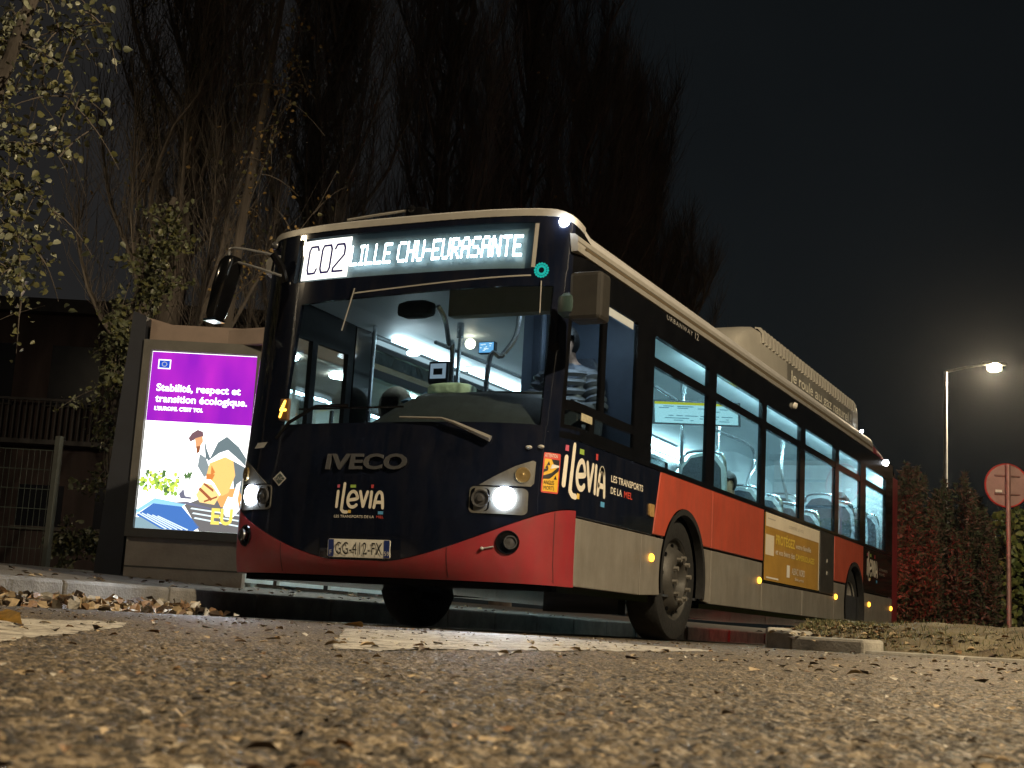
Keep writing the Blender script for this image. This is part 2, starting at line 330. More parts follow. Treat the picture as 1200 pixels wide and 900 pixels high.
# right: traffic island with a rounded kerb nose and mounded earth
ISL = [(2.2, 1.65), (2.28, 1.40), (2.48, 1.22), (3.0, 0.92), (4.2, 0.35), (6.0, -0.5), (12, -3.0)]
ISB = [(2.28, 4.0), (2.6, 20.0), (14, 26), (30, 20), (30, -3)]
mb = MB()
outer = [(2.23, 30)] + [(2.2, 1.95)] + ISL[:]
inn = []
for i, p_ in enumerate(outer):
    a = Vector(outer[max(i - 1, 0)]); c = Vector(outer[min(i + 1, len(outer) - 1)]); d = (c - a).normalized(); inn.append((p_[0] - d.y * 0.2, p_[1] + d.x * 0.2))
for i in range(6):
    (ax, ay), (bx, by) = outer[i], outer[i + 1]; (cx, cy_), (dx, dy) = inn[i + 1], inn[i]
    L = math.hypot(bx - ax, by - ay); k = max(1, int(L / (0.9 if i == 0 else 0.45)))
    for j in range(k):
        q0 = j / k; q1 = (j + 1) / k - (0.008 / L if k > 1 else 0)
        P = lambda q, e0, e1: (e0[0] + (e1[0] - e0[0]) * q, e0[1] + (e1[1] - e0[1]) * q)
        zt = (0.135, 0.135, 0.132, 0.118 - 0.03 * j / k, 0.085 - 0.06 * j / k, 0.022)[i]
        quad = [P(q0, (ax, ay), (bx, by)), P(q1, (ax, ay), (bx, by)), P(q1, (dx, dy), (cx, cy_)), P(q0, (dx, dy), (cx, cy_))]
        mb.prism(quad, lambda a, b, t: (a, b, t), -0.04, zt)
tag(mb.build('island_kerb', mat('island_kerb_concrete', (0.30, 0.28, 0.24), 0.8, noise=0.3, nscale=7, bump=0.3, bscale=70), bevel=0.02), kind='structure')
def island():
    NX, NY = 320, 260
    u = np.linspace(0, 1, NX) ** 1.4; v = np.linspace(0, 1, NY) ** 1.8
    e = np.array(inn[1:]); Lc = np.r_[0, np.cumsum(np.hypot(*np.diff(e, axis=0).T))]
    tt = u * Lc[-1]; EX = np.interp(tt, Lc, e[:, 0]); EY = np.interp(tt, Lc, e[:, 1])
    X = EX[:, None] + v[None, :] * (0.15 + 0.35 * u[:, None]) * 22 * 0.55; Y = EY[:, None] + v[None, :] * (28 - EY[:, None])
    D = v[None, :] * 28 + 0 * X
    edge = (0.120 - 0.135 * np.clip((EX - 2.5) / 0.6, 0, 1))[:, None]
    Z = edge + (0.205 - edge) * np.clip(D / 1.1, 0, 1) ** 0.7 + 0.05 * (vnoise(X, Y, 0.35, 6) - 0.5) * np.clip(D / 0.3, 0, 1) + 0.024 * (vnoise(X, Y, 0.07, 7) - 0.5) + 0.012 * (vnoise(X, Y, 0.03, 17) - 0.5)
    global ISLZ
    fx, fy, fz = X[:, :120].ravel(), Y[:, :120].ravel(), Z[:, :120].ravel()
    ISLZ = lambda x, y: float(fz[np.argmin((fx - x) ** 2 + (fy - y) ** 2)])
    mb = MB(); mb.add(np.stack([X, Y, Z], -1).reshape(-1, 3).tolist(), [(a * NY + b, (a + 1) * NY + b, (a + 1) * NY + b + 1, a * NY + b + 1) for a in range(NX - 1) for b in range(NY - 1)])
    tag(mb.build('island_earth', mat('island_soil', (0.20, 0.17, 0.105), 0.95, col2=(0.075, 0.052, 0.032), nscale=4, bump=0.6, bscale=60), smooth=True), kind='structure')
island()

# ------------------------------------------------------------------ leaves on the ground
def leaf_shape(mb, o, size, rg, flat=0.3, mi=0):
    a = rg.uniform(0, 2 * PI); w = size * rg.uniform(0.35, 0.5); t = rg.uniform(-flat, flat); b = rg.uniform(-flat, flat); cu = size * rg.uniform(0.05, 0.3)
    R = Matrix.Rotation(a, 3, 'Z') @ Matrix.Rotation(t, 3, 'X') @ Matrix.Rotation(b, 3, 'Y')
    pts = [(-size * 0.5, 0, 0), (-size * 0.15, -w, cu), (-size * 0.1, 0, cu * 0.25), (-size * 0.15, w, cu), (size * 0.25, -w * 0.6, cu * 0.9), (size * 0.2, 0, cu * 0.2), (size * 0.25, w * 0.6, cu * 0.9), (size * 0.55, 0, 0.1 * cu)]
    mb.add([Vector(o) + R @ Vector(p_) for p_ in pts], [(0, 1, 2), (0, 2, 3), (1, 4, 5, 2), (2, 5, 6, 3), (4, 7, 5), (5, 7, 6)], mi)
DRY = [mat('dry_leaf_brown', (0.20, 0.115, 0.055), 0.6, noise=0.4, nscale=30), mat('dry_leaf_tan', (0.36, 0.27, 0.16), 0.6, noise=0.3, nscale=30), mat('dry_leaf_pale', (0.42, 0.39, 0.34), 0.5, noise=0.3, nscale=30), mat('dry_leaf_dark', (0.06, 0.04, 0.028), 0.6, noise=0.3, nscale=30)]
rg = random.Random(5); mb = MB()
for i in range(1500):
    y = rg.uniform(-6.5, 0.15); x = -1.44 + abs(rg.gauss(0, 0.16)); z = 0.012 + rg.random() * 0.075 * max(0, 1 - (x + 1.44) / 0.28)
    leaf_shape(mb, (x, y, z), rg.uniform(0.045, 0.10), rg, 1.1, rg.choice([0, 0, 1, 1, 2, 2, 3]))
tag(mb.build('fallen_leaves', DRY, fix=False), 'dry brown and pale leaves drifted along the foot of the left kerb', 'leaf litter', kind='stuff')
mb = MB()
for i in range(260):
    y = rg.uniform(-6, 8); leaf_shape(mb, (-1.5 - rg.random() * 2.5, y, 0.0), rg.uniform(0.03, 0.07), rg, 0.3, rg.choice([0, 1, 3])); 
    for k in range(-8, 0): 
        x_, y_, z_ = mb.v[k]; mb.v[k] = (x_, y_, z_ + (0.188 if x_ > -1.8 else 0.172 + 0.0553 * (-1.8 - x_) + 0.01))
tag(mb.build('pavement_leaves', DRY, fix=False), 'thin scatter of dry leaves on the pavement in front of the shelter', 'leaf litter', kind='stuff')
mb = MB()
for i in range(2200):
    d = 0.3 + 9 * rg.random() ** 1.8; a = math.atan2(fw.x, fw.y) + rad(rg.uniform(-27, 27)); x = CAM.x + d * math.sin(a); y = CAM.y + d * math.cos(a)
    if x < -1.3: continue
    s = rg.uniform(0.005, 0.016) if d > 2.0 else rg.uniform(0.002, 0.0062)
    leaf_shape(mb, (x, y, 0.0012 + 0.001 * rg.random()), s * rg.choice([1, 1, 1, 1.8]), rg, 0.2, rg.choice([0, 1, 1, 2, 3, 3]))
tag(mb.build('leaf_crumbs', DRY, fix=False), 'crumbled leaf bits strewn over the coarse asphalt', 'leaf litter', kind='stuff')
mb = MB()
for i in range(800):
    t_ = rg.random(); k = rg.randrange(2, len(inn) - 1); x = inn[k][0] + (inn[k + 1][0] - inn[k][0]) * t_; y = inn[k][1] + (inn[k + 1][1] - inn[k][1]) * t_
    xx_, yy_ = x + rg.uniform(-.1, .5), y + rg.gauss(0.15, 0.3); leaf_shape(mb, (xx_, yy_, ISLZ(xx_, yy_) + .004), rg.uniform(0.02, 0.06), rg, 0.3, rg.choice([0, 1, 1, 3, 3]))
tag(mb.build('island_leaves', DRY, fix=False), 'brown leaves and twigs lying on the earth of the traffic island', 'leaf litter', kind='stuff')
mb = MB(); rg = random.Random(12)
for i in range(5200):
    t_ = rg.random(); k = rg.randrange(2, len(inn) - 1); x = inn[k][0] + (inn[k + 1][0] - inn[k][0]) * t_; y = inn[k][1] + (inn[k + 1][1] - inn[k][1]) * t_; w = abs(rg.gauss(0, .55)); x += w * .45; y += w * .9 + .03
    h_ = rg.uniform(.012, .045); a_ = rg.uniform(0, 6.28); dx, dy = math.cos(a_) * .0035, math.sin(a_) * .0035; lx, ly = rg.gauss(0, .02), rg.gauss(0, .02); zz = ISLZ(x, y)
    mb.add([(x - dx, y - dy, zz - .01), (x + dx, y + dy, zz - .01), (x + lx, y + ly, zz + h_)], [(0, 1, 2)], rg.randrange(3))
tag(mb.build('island_grass', [mat('grass_olive', (.09, .10, .035), .7, noise=.3, nscale=20), mat('grass_straw', (.22, .18, .09), .7, noise=.3, nscale=20), mat('grass_dark', (.05, .06, .022), .7, noise=.3, nscale=20)], fix=False), 'short sparse grass and straw on the earth of the traffic island', 'grass', kind='stuff')
YEL = mat('yellow_leaf', (0.50, 0.30, 0.05), 0.5, noise=0.35, nscale=60)
mb = MB(); leaf_shape(mb, (0, 0, 0.006), 0.085, random.Random(3), 0.25); o = mb.build('fallen_leaf', YEL, loc=(3.17, -6.02, 0.002)); tag(o, 'curled yellow leaf lying on the white marking at the left picture edge', 'leaf')
mb = MB(); leaf_shape(mb, (0, 0, 0.006), 0.10, random.Random(8), 0.3); o = mb.build('fallen_leaf', YEL, loc=(1.45, -2.3, 0.004)); tag(o, 'yellow leaf on the road below the bus number plate', 'leaf')

# ================================================================== THE BUS
bus = empty('city_bus', (0, 0, 0), 'dark navy and red low floor bus with lit interior and white lit destination sign', 'bus')
WD, DD, NN = 1.25, 0.66, 3.0
def plan_phi(ph):
    s = math.sin(ph); c = math.cos(ph)
    return (WD * math.copysign(abs(s) ** (2 / NN), s), DD * (1 - abs(c) ** (2 / NN)))
_ph = np.concatenate([np.linspace(-PI / 2, PI / 2, 4001)])
_xy = np.array([plan_phi(a) for a in _ph]); _al = np.r_[0, np.cumsum(np.hypot(*np.diff(_xy, axis=0).T))]; _al -= _al[-1] / 2
U0 = _al[-1]; FE = U0 - 0.105; UA, UB = 1.30, 1.335
def rake(z):
    r = 0.0
    if z > 0.95: r += 0.24 * ((z - 0.95) / 1.6) ** 0.9
    if z < 0.5: r += 0.06 * ((0.5 - z) / 0.2) ** 2
    return r
def P(u, z, off=0.0):
    """point on the bus skin: u = arc length from the front centre line (positive to the bus's left side), z height, off outward"""
    sg = 1 if u >= 0 else -1
    if abs(u) > U0: return (sg * (WD + off), DD + abs(u) - U0, z)
    x = float(np.interp(u, _al, _xy[:, 0])); y = float(np.interp(u, _al, _xy[:, 1]))
    e = 0.004; x1 = float(np.interp(u + e, _al, _xy[:, 0])); y1 = float(np.interp(u + e, _al, _xy[:, 1])); x0 = float(np.interp(u - e, _al, _xy[:, 0])); y0 = float(np.interp(u - e, _al, _xy[:, 1]))
    tx, ty = x1 - x0, y1 - y0; L = math.hypot(tx, ty) or 1e-9; nx, ny = ty / L, -tx / L
    return (x + nx * off, y + ny * off + rake(z) * (1 - y / DD), z)
def ux(x):  # arc length at lateral position x on the front
    return float(np.interp(x, _xy[:, 0], _al))
def F(x, z, off=0.0): return P(ux(x) if abs(x) < WD else math.copysign(U0, x), z, off)
def SD(Y, z, off=0.0): return P(U0 + Y - DD, z, off)       # bus's left side (towards the camera)
def patch(mb, u0, u1, z0, z1, off=0.0, thick=0.02, nu=40, nz=4, mi=0):
    """curved panel; z0, z1 numbers or functions of u"""
    f0 = z0 if callable(z0) else (lambda u: z0); f1 = z1 if callable(z1) else (lambda u: z1); us = np.linspace(u0, u1, nu + 1); vs = []; fs = []
    for t in (off, off - thick):
        for u in us:
            a, b = f0(u), f1(u)
            for k in range(nz + 1): vs.append(P(u, a + (b - a) * k / nz, t))
    n1 = (nu + 1) * (nz + 1); g = lambda i, k, s: s * n1 + i * (nz + 1) + k
    for i in range(nu):
        for k in range(nz):
            fs.append((g(i, k, 0), g(i + 1, k, 0), g(i + 1, k + 1, 0), g(i, k + 1, 0))); fs.append((g(i, k, 1), g(i, k + 1, 1), g(i + 1, k + 1, 1), g(i + 1, k, 1)))
        fs.append((g(i, 0, 0), g(i, 0, 1), g(i + 1, 0, 1), g(i + 1, 0, 0))); fs.append((g(i, nz, 0), g(i + 1, nz, 0), g(i + 1, nz, 1), g(i, nz, 1)))
    for k in range(nz):
        fs.append((g(0, k, 0), g(0, k + 1, 0), g(0, k + 1, 1), g(0, k, 1))); fs.append((g(nu, k, 0), g(nu, k, 1), g(nu, k + 1, 1), g(nu, k + 1, 0)))
    mb.add(vs, fs, mi); return mb

def clip_poly(pts, x, keep_left):
    o = []
    for i in range(len(pts)):
        a, b = pts[i], pts[(i + 1) % len(pts)]; ia = (a[0] <= x) == keep_left; ib = (b[0] <= x) == keep_left
        if ia: o.append(a)
        if ia != ib: t = (x - a[0]) / (b[0] - a[0]); o.append((x, a[1] + (b[1] - a[1]) * t))
    return o
def cprism(mb, pts, fn, t0, t1, step=0.03, mi=0):
    """polygon laid on the curved skin: cut into narrow strips so that it follows the surface"""
    x0 = min(p_[0] for p_ in pts); x1 = max(p_[0] for p_ in pts); n = max(1, int(math.ceil((x1 - x0) / step))); cuts = [x0 + (x1 - x0) * i / n for i in range(n + 1)]
    for i in range(n):
        q = pts
        if i > 0: q = clip_poly(q, cuts[i], False)
        if i < n - 1 and len(q) > 2: q = clip_poly(q, cuts[i + 1], True)
        if len(q) > 2: mb.add([fn(a, b, t1) for a, b in q], [tuple(range(len(q)))], mi)
    for i in range(len(pts)):
        a, b = pts[i], pts[(i + 1) % len(pts)]; k = max(1, int(abs(b[0] - a[0]) / step))
        for j in range(k):
            P0 = (a[0] + (b[0] - a[0]) * j / k, a[1] + (b[1] - a[1]) * j / k); P1 = (a[0] + (b[0] - a[0]) * (j + 1) / k, a[1] + (b[1] - a[1]) * (j + 1) / k)
            mb.add([fn(*P0, t0), fn(*P1, t0), fn(*P1, t1), fn(*P0, t1)], [(0, 1, 2, 3)], mi)
    return mb
# ---- front
def ztop_red(u):
    x = abs(P(u, 0.5)[0]); y = P(u, .5)[1]
    t = max(0, (x - 0.2) / 1.0)
    return 0.41 + 0.36 * t ** 1.45
patch(MB(), -FE, FE, ztop_red, 1.30, 0, 0.03, 80, 8).build('front_mask', NAVY, bus, smooth=True)
def zbot_red(u):
    y = P(u, 1.0)[1]; return 0.305 + 0.0 * y
patch(MB(), -FE, FE, zbot_red, lambda u: ztop_red(u) - 0.006, 0.004, 0.04, 80, 6).build('bumper', RED, bus, smooth=True)
mb = MB(); patch(mb, -U0 * .97, U0 * .97, 0.268, 0.298, -0.07, 0.03, 60, 2); mb.build('lower_valance', mat('valance_black', (.004, .004, .004), .9, noise=.2, spec=.1), bus, smooth=True)
# corner seam and panel gaps on the bumper
mb = MB(); 
for x in (-1.2, -.62, .62, 1.2): u = ux(x); mb = MB(); patch(mb, u - .0035, u + .0035, 0.32, ztop_red(u) - .01, 0.0055, 0.004, 1, 4); mb.build('bumper_seam', mat('seam_dark_red', (0.09, 0.012, 0.014), 0.6, noise=0.1), bus)
# windscreen with black printed border
ws = patch(MB(), ux(-0.76), ux(1.11), 1.29, 2.24, -0.004, 0.006, 60, 6).build('windscreen', GW, bus, smooth=True)
qf = lambda u: (lambda q: 0.15 * q * q * (3 - 2 * q))(max(0.0, min(1.0, (abs(u) - (U0 - .52)) / .5)))
zt_ = lambda u: 2.705 - qf(u)
mb = MB(); patch(mb, -U0, ux(-0.76), 1.30, 2.335, 0, 0.03, 30, 6); patch(mb, -U0, ux(-0.87), 2.336, zt_, 0, 0.03, 24, 3); patch(mb, ux(1.11), UA, 1.30, 2.335, 0, 0.03, 12, 6); patch(mb, ux(0.99), UA, 2.336, zt_, 0, .03, 14, 3)
patch(mb, ux(-0.76), ux(1.11), lambda u: 2.19 + .03 * u, 2.335, 0, 0.03, 50, 2); patch(mb, ux(-0.87), ux(0.99), 2.66, 2.705, 0, 0.03, 50, 2)
mb.build('windscreen_surround', NAVY, bus, smooth=True)
# destination sign behind its glass
dsg = MB(); patch(dsg, ux(-0.88), ux(1.0), 2.33, 2.665, -0.045, 0.01, 50, 2); dsign = dsg.build('destination_sign', mat('sign_backing', (0.10, 0.16, 0.19), 0.5, noise=0.1), bus, smooth=True)
patch(MB(), ux(-0.87), ux(0.99), 2.336, 2.659, -0.002, 0.004, 50, 2).build('sign_glass', GC, dsign, smooth=True)
mb = MB(); patch(mb, ux(0.965), ux(0.99), 2.345, 2.65, 0.002, 0.02, 2, 2); mb.build('sign_edge', ALU, dsign)
mb = MB(); patch(mb, ux(-.31), ux(.97), lambda u: 2.212 + .055 * (u + .31), lambda u: 2.222 + .055 * (u + .31), 0.004, 0.006, 30, 1); mb.build('header_trim', ALU, bus)
mb = MB(); patch(mb, ux(-0.815), ux(-0.41), 2.35, 2.645, -0.010, 0.006, 12, 2); npan = mb.build('route_number', LEDP, dsign)
mb = MB(); Q = lambda a, b, o: F(a, b, -0.0095 + o)
def digit(pts, x): stroke(mb, [(x + a * 0.083, 2.395 + b * 0.20) for a, b in pts], 0.0085, Q, 0.002)
digit([(1, .85), (.85, 1), (.15, 1), (0, .85), (0, .15), (.15, 0), (.85, 0), (1, .15)], -0.765)
digit([(.15, 0), (0, .15), (0, .85), (.15, 1), (.85, 1), (1, .85), (1, .15), (.85, 0), (.15, 0)], -0.648)
digit([(0, .85), (.15, 1), (.85, 1), (1, .85), (1, .6), (0, .12), (0, 0), (1, 0)], -0.535)
mb.build('route_digits', emis('digit_violet', (0.10, 0.07, 0.30), 0.35), dsign)
FONT5 = {'L': '10000 10000 10000 10000 10000 10000 11111', 'I': '111 010 010 010 010 010 111', 'E': '11111 10000 10000 11110 10000 10000 11111', 'C': '01111 10000 10000 10000 10000 10000 01111', 'H': '10001 10001 10001 11111 10001 10001 10001',
         'U': '10001 10001 10001 10001 10001 10001 01110', '-': '000 000 000 111 000 000 000', 'R': '11110 10001 10001 11110 10100 10010 10001', 'A': '01110 10001 10001 11111 10001 10001 10001', 'S': '01111 10000 10000 01110 00001 00001 11110',
         'N': '10001 11001 11001 10101 10011 10011 10001', 'T': '11111 00100 00100 00100 00100 00100 00100', ' ': '00 00 00 00 00 00 00'}
msg = 'LILLE CHU-EURASANTE'; ncol = sum(len(FONT5[c].split()[0]) + 1 for c in msg) - 1; X0, X1 = -0.395, 0.895; pw = (X1 - X0) / ncol; ph_ = 0.0215; zb = 2.422
mb = MB(); cx = 0
for c in msg:
    rows = FONT5[c].split()
    for r_, row in enumerate(rows):
        for k, b_ in enumerate(row):
            if b_ == '1':
                x = X0 + (cx + k) * pw; z = zb + (6 - r_) * ph_
                mb.add([Q(x, z, .002), Q(x + pw * 1.06, z, .002), Q(x + pw * 1.06, z + ph_ * .96, .002), Q(x, z + ph_ * .96, .002)], [(0, 1, 2, 3)])
    cx += len(rows[0]) + 1
mb.build('led_lettering', LEDM, dsign, fix=False)
# green led ring right of the sign
mb = MB()
for k in range(16):
    a = 2 * PI * k / 16
    for r_ in (0.022, 0.036): mb.disc(F(1.03 + r_ * 1.05 * math.cos(a), 2.325 + r_ * 1.25 * math.sin(a), 0.004), (0.3, -1, 0), 0.0085, 8)
mb.build('green_led_ring', LEDG, bus, fix=False)
# roof cap, roof, rails
per_f = [(u, None) for u in np.linspace(-U0, U0, 61)]
prof = [(2.70, 0.0), (2.735, 0.004), (2.765, 0.03), (2.785, 0.10), (2.80, 0.3), (2.81, 0.7)]
YR = 9.9
def loop_at(z, d):
    k = 1 - d / WD; pts = []
    for u, _ in per_f:
        x, y, _z = P(u, min(z, 2.70), 0); pts.append((x * k, d + y, z - qf(u) * max(0.2, 1 - d)))
    zs = z - 0.15 * max(0.2, 1 - d)
    return [(-WD * k, YR, zs)] + pts + [(WD * k, YR, zs)]
loops = [loop_at(z, d) for z, d in prof]; n = len(loops[0]); mb = MB(); mb.add([p_ for lp in loops for p_ in lp], [(j * n + i, j * n + i + 1, (j + 1) * n + i + 1, (j + 1) * n + i) for j in range(len(loops) - 1) for i in range(n - 1)] + [tuple(range((len(loops) - 1) * n, len(loops) * n))])
mb.build('roof', ROOF, bus, smooth=True)
mb = MB(); patch(mb, -U0 + .22, U0 - .22, lambda u: 2.702 - qf(u), lambda u: 2.748 - qf(u), 0.006, 0.02, 80, 2); mb.build('roof_edge', ALU, bus, smooth=True)
for sg in (1, -1):
    mb = MB(); pr_ = [(1.215, 2.449), (1.260, 2.452), (1.265, 2.485), (1.258, 2.490), (1.256, 2.512), (1.262, 2.518), (1.258, 2.550), (1.235, 2.568), (1.2, 2.572)]
    ys = [0.42, 0.56] + [YR]; nn = len(pr_); vs = []
    for j, yy in enumerate(ys): 
        for a, b in pr_: vs.append((sg * (a - (0.025 if j == 0 else 0)), yy, b + (0.02 if j == 0 else 0)))
    mb.add(vs, [(j * nn + i, (j + 1) * nn + i, (j + 1) * nn + i + 1, j * nn + i + 1) for j in range(len(ys) - 1) for i in range(nn - 1)] + [tuple(range(nn))])
    mb.build('roof_rail', ALU, bus)
    mb = MB(); mb.box(sg * 1.2570, sg * 1.2605, 0.5, YR - .05, 2.491, 2.511); mb.build('rail_groove', mat('groove_brown', (0.10, 0.075, 0.045), 0.6, noise=.1), bus)
# roof camera pod and front blade
mb = MB(); mb.box(-0.04, 0.10, 0.34, 0.55, 2.77, 2.845); mb.ball((0.01, 0.34, 2.83), 0.03, 8); pod = mb.build('roof_camera', BLK, bus, bevel=0.01)
mb = MB(); mb.tube([(-0.52, 0.36, 2.80), (-0.3, 0.35, 2.812), (-0.03, 0.35, 2.825)], 0.009, 6); mb.build('roof_bar', ALU, bus)

# ---- left side (towards camera)
def SX(a, b, t): return (WD + t, a, b)
def SXn(a, b, t): return (-WD - t, a, b)
def arc(cx, cz, rx, rz, a0, a1, n=18): return [(cx + rx * math.cos(a0 + (a1 - a0) * i / n), cz + rz * math.sin(a0 + (a1 - a0) * i / n)) for i in range(n + 1)]
FW, RW = (2.70, 0.475), (8.93, 0.475); AR = 0.535
def arch_y(c, z, sg): return c[0] + sg * math.sqrt(max(0, AR ** 2 - (z - c[1]) ** 2))
def sidepanel(name, m, pts, fn=SX, t=0.0, th=0.03, bev=0.006): return MB().prism(pts, fn, t - th, t).build(name, m, bus, bevel=bev)
def a_ang(c, z, sg): 
    s = max(-1, min(1, (z - c[1]) / AR)); a = math.asin(s); return a if sg > 0 else PI - a
for fn, near in ((SX, True), (SXn, False)):
    Z1 = 0.745
    sidepanel('skirt_panel', GRY, [(0.565, 0.312), (1.752, 0.312), (1.752, Z1), (0.565, Z1)], fn)
    aL = a_ang(FW, Z1, -1); bL = a_ang(FW, 0.33, -1)
    sidepanel('skirt_panel', GRY, [(1.768, 0.312)] + arc(*FW, AR, AR, bL, aL, 8) + [(1.768, Z1)], fn)
    aR = a_ang(FW, Z1, 1); bR = a_ang(FW, 0.33, 1)
    sidepanel('skirt_panel', GRY, [(3.40, 0.312), (3.40, Z1)] + arc(*FW, AR, AR, aR, bR, 8), fn)
    sidepanel('skirt_panel', GRY, [(3.414, 0.312), (4.941, 0.312), (4.941, Z1), (3.414, Z1)], fn)
    sidepanel('skirt_panel', GRY, [(4.955, 0.312), (6.445, 0.312), (6.445, 0.565), (4.955, 0.565)], fn)
    sidepanel('skirt_panel', GRY, [(6.461, 0.312), (7.86, 0.312), (7.86, 0.565), (6.461, 0.565)], fn)
    sidepanel('skirt_panel', GRY, [(7.87, 0.312)] + arc(*RW, AR, AR, a_ang(RW, 0.33, -1), a_ang(RW, 0.72, -1), 8) + [(7.87, 0.72)], fn)
    sidepanel('skirt_panel', GRY, [(11.28, 0.312), (11.28, 0.68)] + arc(*RW, AR, AR, a_ang(RW, .68, 1), a_ang(RW, .33, 1), 8), fn)
    oL = a_ang(FW, Z1 + .02, -1); oR = a_ang(FW, Z1 + .02, 1)
    sidepanel('orange_panel', ORA, [(3.395, Z1 + .02), (3.395, 1.235), (2.13, 1.235), (2.00, Z1 + .02)] + arc(*FW, AR, AR, oL, oR, 20), fn, 0.002)
    sidepanel('orange_panel', ORA, [(3.405, Z1 + .02), (4.96, Z1 + .02), (4.96, 1.235), (3.405, 1.235)], fn, 0.002)
    sidepanel('orange_panel', ORA, [(9.42, 0.74), (9.42, 1.235), (7.88, 1.235), (7.88, 0.74)] + arc(*RW, AR, AR, a_ang(RW, .74, -1), a_ang(RW, .74, 1), 20), fn, 0.002)
    sidepanel('dark_panel', NAVY, [(0.555, Z1 + .01), (1.985, Z1 + .01), (2.115, 1.235), (0.555, 1.235)], fn)
    sidepanel('dark_panel', BLK, [(9.435, 0.70), (11.28, 0.70), (11.28, 1.235), (9.435, 1.235)], fn)
    sidepanel('service_flap', mat('flap_dark', (0.035, 0.033, 0.031), 0.5, noise=.3, nscale=6), [(7.22, 0.58), (7.865, 0.58), (7.865, 1.235), (7.22, 1.235)], fn)
    sidepanel('advert_frame', BLK, [(4.975, 0.58), (7.21, 0.58), (7.21, 1.235), (4.975, 1.235)], fn, -0.004)
    # belt, pillars, header
    mb = MB()
    wins = [(1.90, 3.22), (3.42, 4.84), (4.98, 6.28), (6.48, 7.86), (8.05, 9.22), (9.54, 10.80)]
    mb.prism([(0.555, 1.24), (11.28, 1.24), (11.28, 1.275), (0.555, 1.275)], fn, -0.03, 0.001)
    edges = [1.66] + [v for w in wins for v in w] + [11.28]
    for i in range(0, len(edges), 2): mb.prism([(edges[i], 1.277), (edges[i + 1], 1.277), (edges[i + 1], 2.448), (edges[i], 2.448)], fn, -0.04, 0.0)
    for a, b in wins:
        mb.prism([(a + .002, 2.225), (b - .002, 2.225), (b - .002, 2.447), (a + .002, 2.447)], fn, -0.04, -0.001)
    mb.build('window_frame', BLK, bus)
    for a, b in wins:
        g = MB().prism([(a, 1.277), (b, 1.277), (b, 1.995), (a, 1.995)], fn, -0.018, -0.012).build('side_window', GS, bus)
        MB().prism([(a, 2.065), (b, 2.065), (b, 2.223), (a, 2.223)], fn, -0.018, -0.012).build('hopper_pane', GS, g)
        MB().prism([(a, 1.996), (b, 1.996), (b, 2.064), (a, 2.064)], fn, -0.035, -0.003).build('transom', BLK, g)
for sg in (1, -1):
    for a, b in ((0.62, 2.15), (3.25, 8.38), (9.48, 11.2)):
        mb = MB(); mb.box(sg * 1.2065, sg * 1.216, a, b, .325, 1.2); mb.build('skirt_backing', RUB, bus)
# front corner and driver window (near side)
mb = MB(); Uw = lambda Y: U0 + Y - DD
patch(mb, UA, UB, 1.277, 2.45, -0.001, 0.03, 4, 4); patch(mb, UB, Uw(1.66), 2.235, 2.447, -0.001, 0.03, 20, 2); patch(mb, UB, Uw(1.66), 1.425, 1.485, 0.002, 0.03, 20, 1); patch(mb, UB, Uw(1.66), 1.277, 1.325, 0, .03, 20, 1)
patch(mb, Uw(1.54), Uw(1.66), 1.325, 2.235, 0, .03, 4, 1); patch(mb, Uw(0.88), Uw(0.95), 1.485, 2.235, 0.001, .03, 2, 1); patch(mb, Uw(0.72), Uw(0.80), 1.325, 1.425, 0, .03, 2, 1); patch(mb, UA, Uw(.8), 2.451, zt_, -.001, .03, 14, 2)
patch(mb, UA, Uw(.556), 1.236, 1.2765, .0015, .03, 6, 1)
mb.build('driver_window_frame', BLK, bus, smooth=True)
mb = MB(); patch(mb, UB, Uw(0.88), 1.485, 2.235, -0.012, 0.005, 10, 1); patch(mb, Uw(0.95), Uw(1.54), 1.485, 2.235, -0.012, 0.005, 10, 1); patch(mb, UB, Uw(0.72), 1.325, 1.425, -0.012, 0.005, 6, 1); patch(mb, Uw(0.80), Uw(1.54), 1.325, 1.425, -0.012, 0.005, 6, 1)
mb.build('driver_window', GD, bus, smooth=True)
mb = MB(); patch(mb, Uw(0.56), Uw(0.75), 1.375, 1.425, 0.004, 0.004, 3, 1); mb.build('permit_sticker', mat('permit_paper', (0.42, 0.38, 0.26), .6, noise=.3, nscale=40), bus)
mb = MB(); patch(mb, Uw(0.97), Uw(1.45), 2.17, 2.225, -0.005, 0.004, 3, 1); mb.build('window_top_strip', IG, bus)
# entrance door on the far side (front door), seen through the windscreen
mb = MB()
for a, b in ((0.56, 0.62), (1.06, 1.13), (1.56, 1.64)): mb.box(-1.25, -1.21, a, b, 0.33, 2.45)
mb.box(-1.25, -1.21, 0.62, 1.06, 2.10, 2.45); mb.box(-1.25, -1.21, 1.13, 1.56, 2.10, 2.45)
door = mb.build('entrance_door', mat('door_black', (.007, .007, .008), .7, noise=.2, spec=.15), bus)
mb = MB(); mb.box(-1.236, -1.23, 0.62, 1.06, 0.40, 2.10); mb.box(-1.236, -1.23, 1.13, 1.56, 0.40, 2.10); mb.build('door_glass', GW, door)
mb = MB(); mb.tube([(-1.17, 1.3, 0.9), (-1.15, 1.3, 1.6)], .016, 8); mb.build('door_handle', POLE, door)
mb = MB(); patch(mb, -U0, -U0 + .08, 0.75, 2.45, -0.01, 0.03, 2, 2); mb.build('door_pillar', BLK, bus)
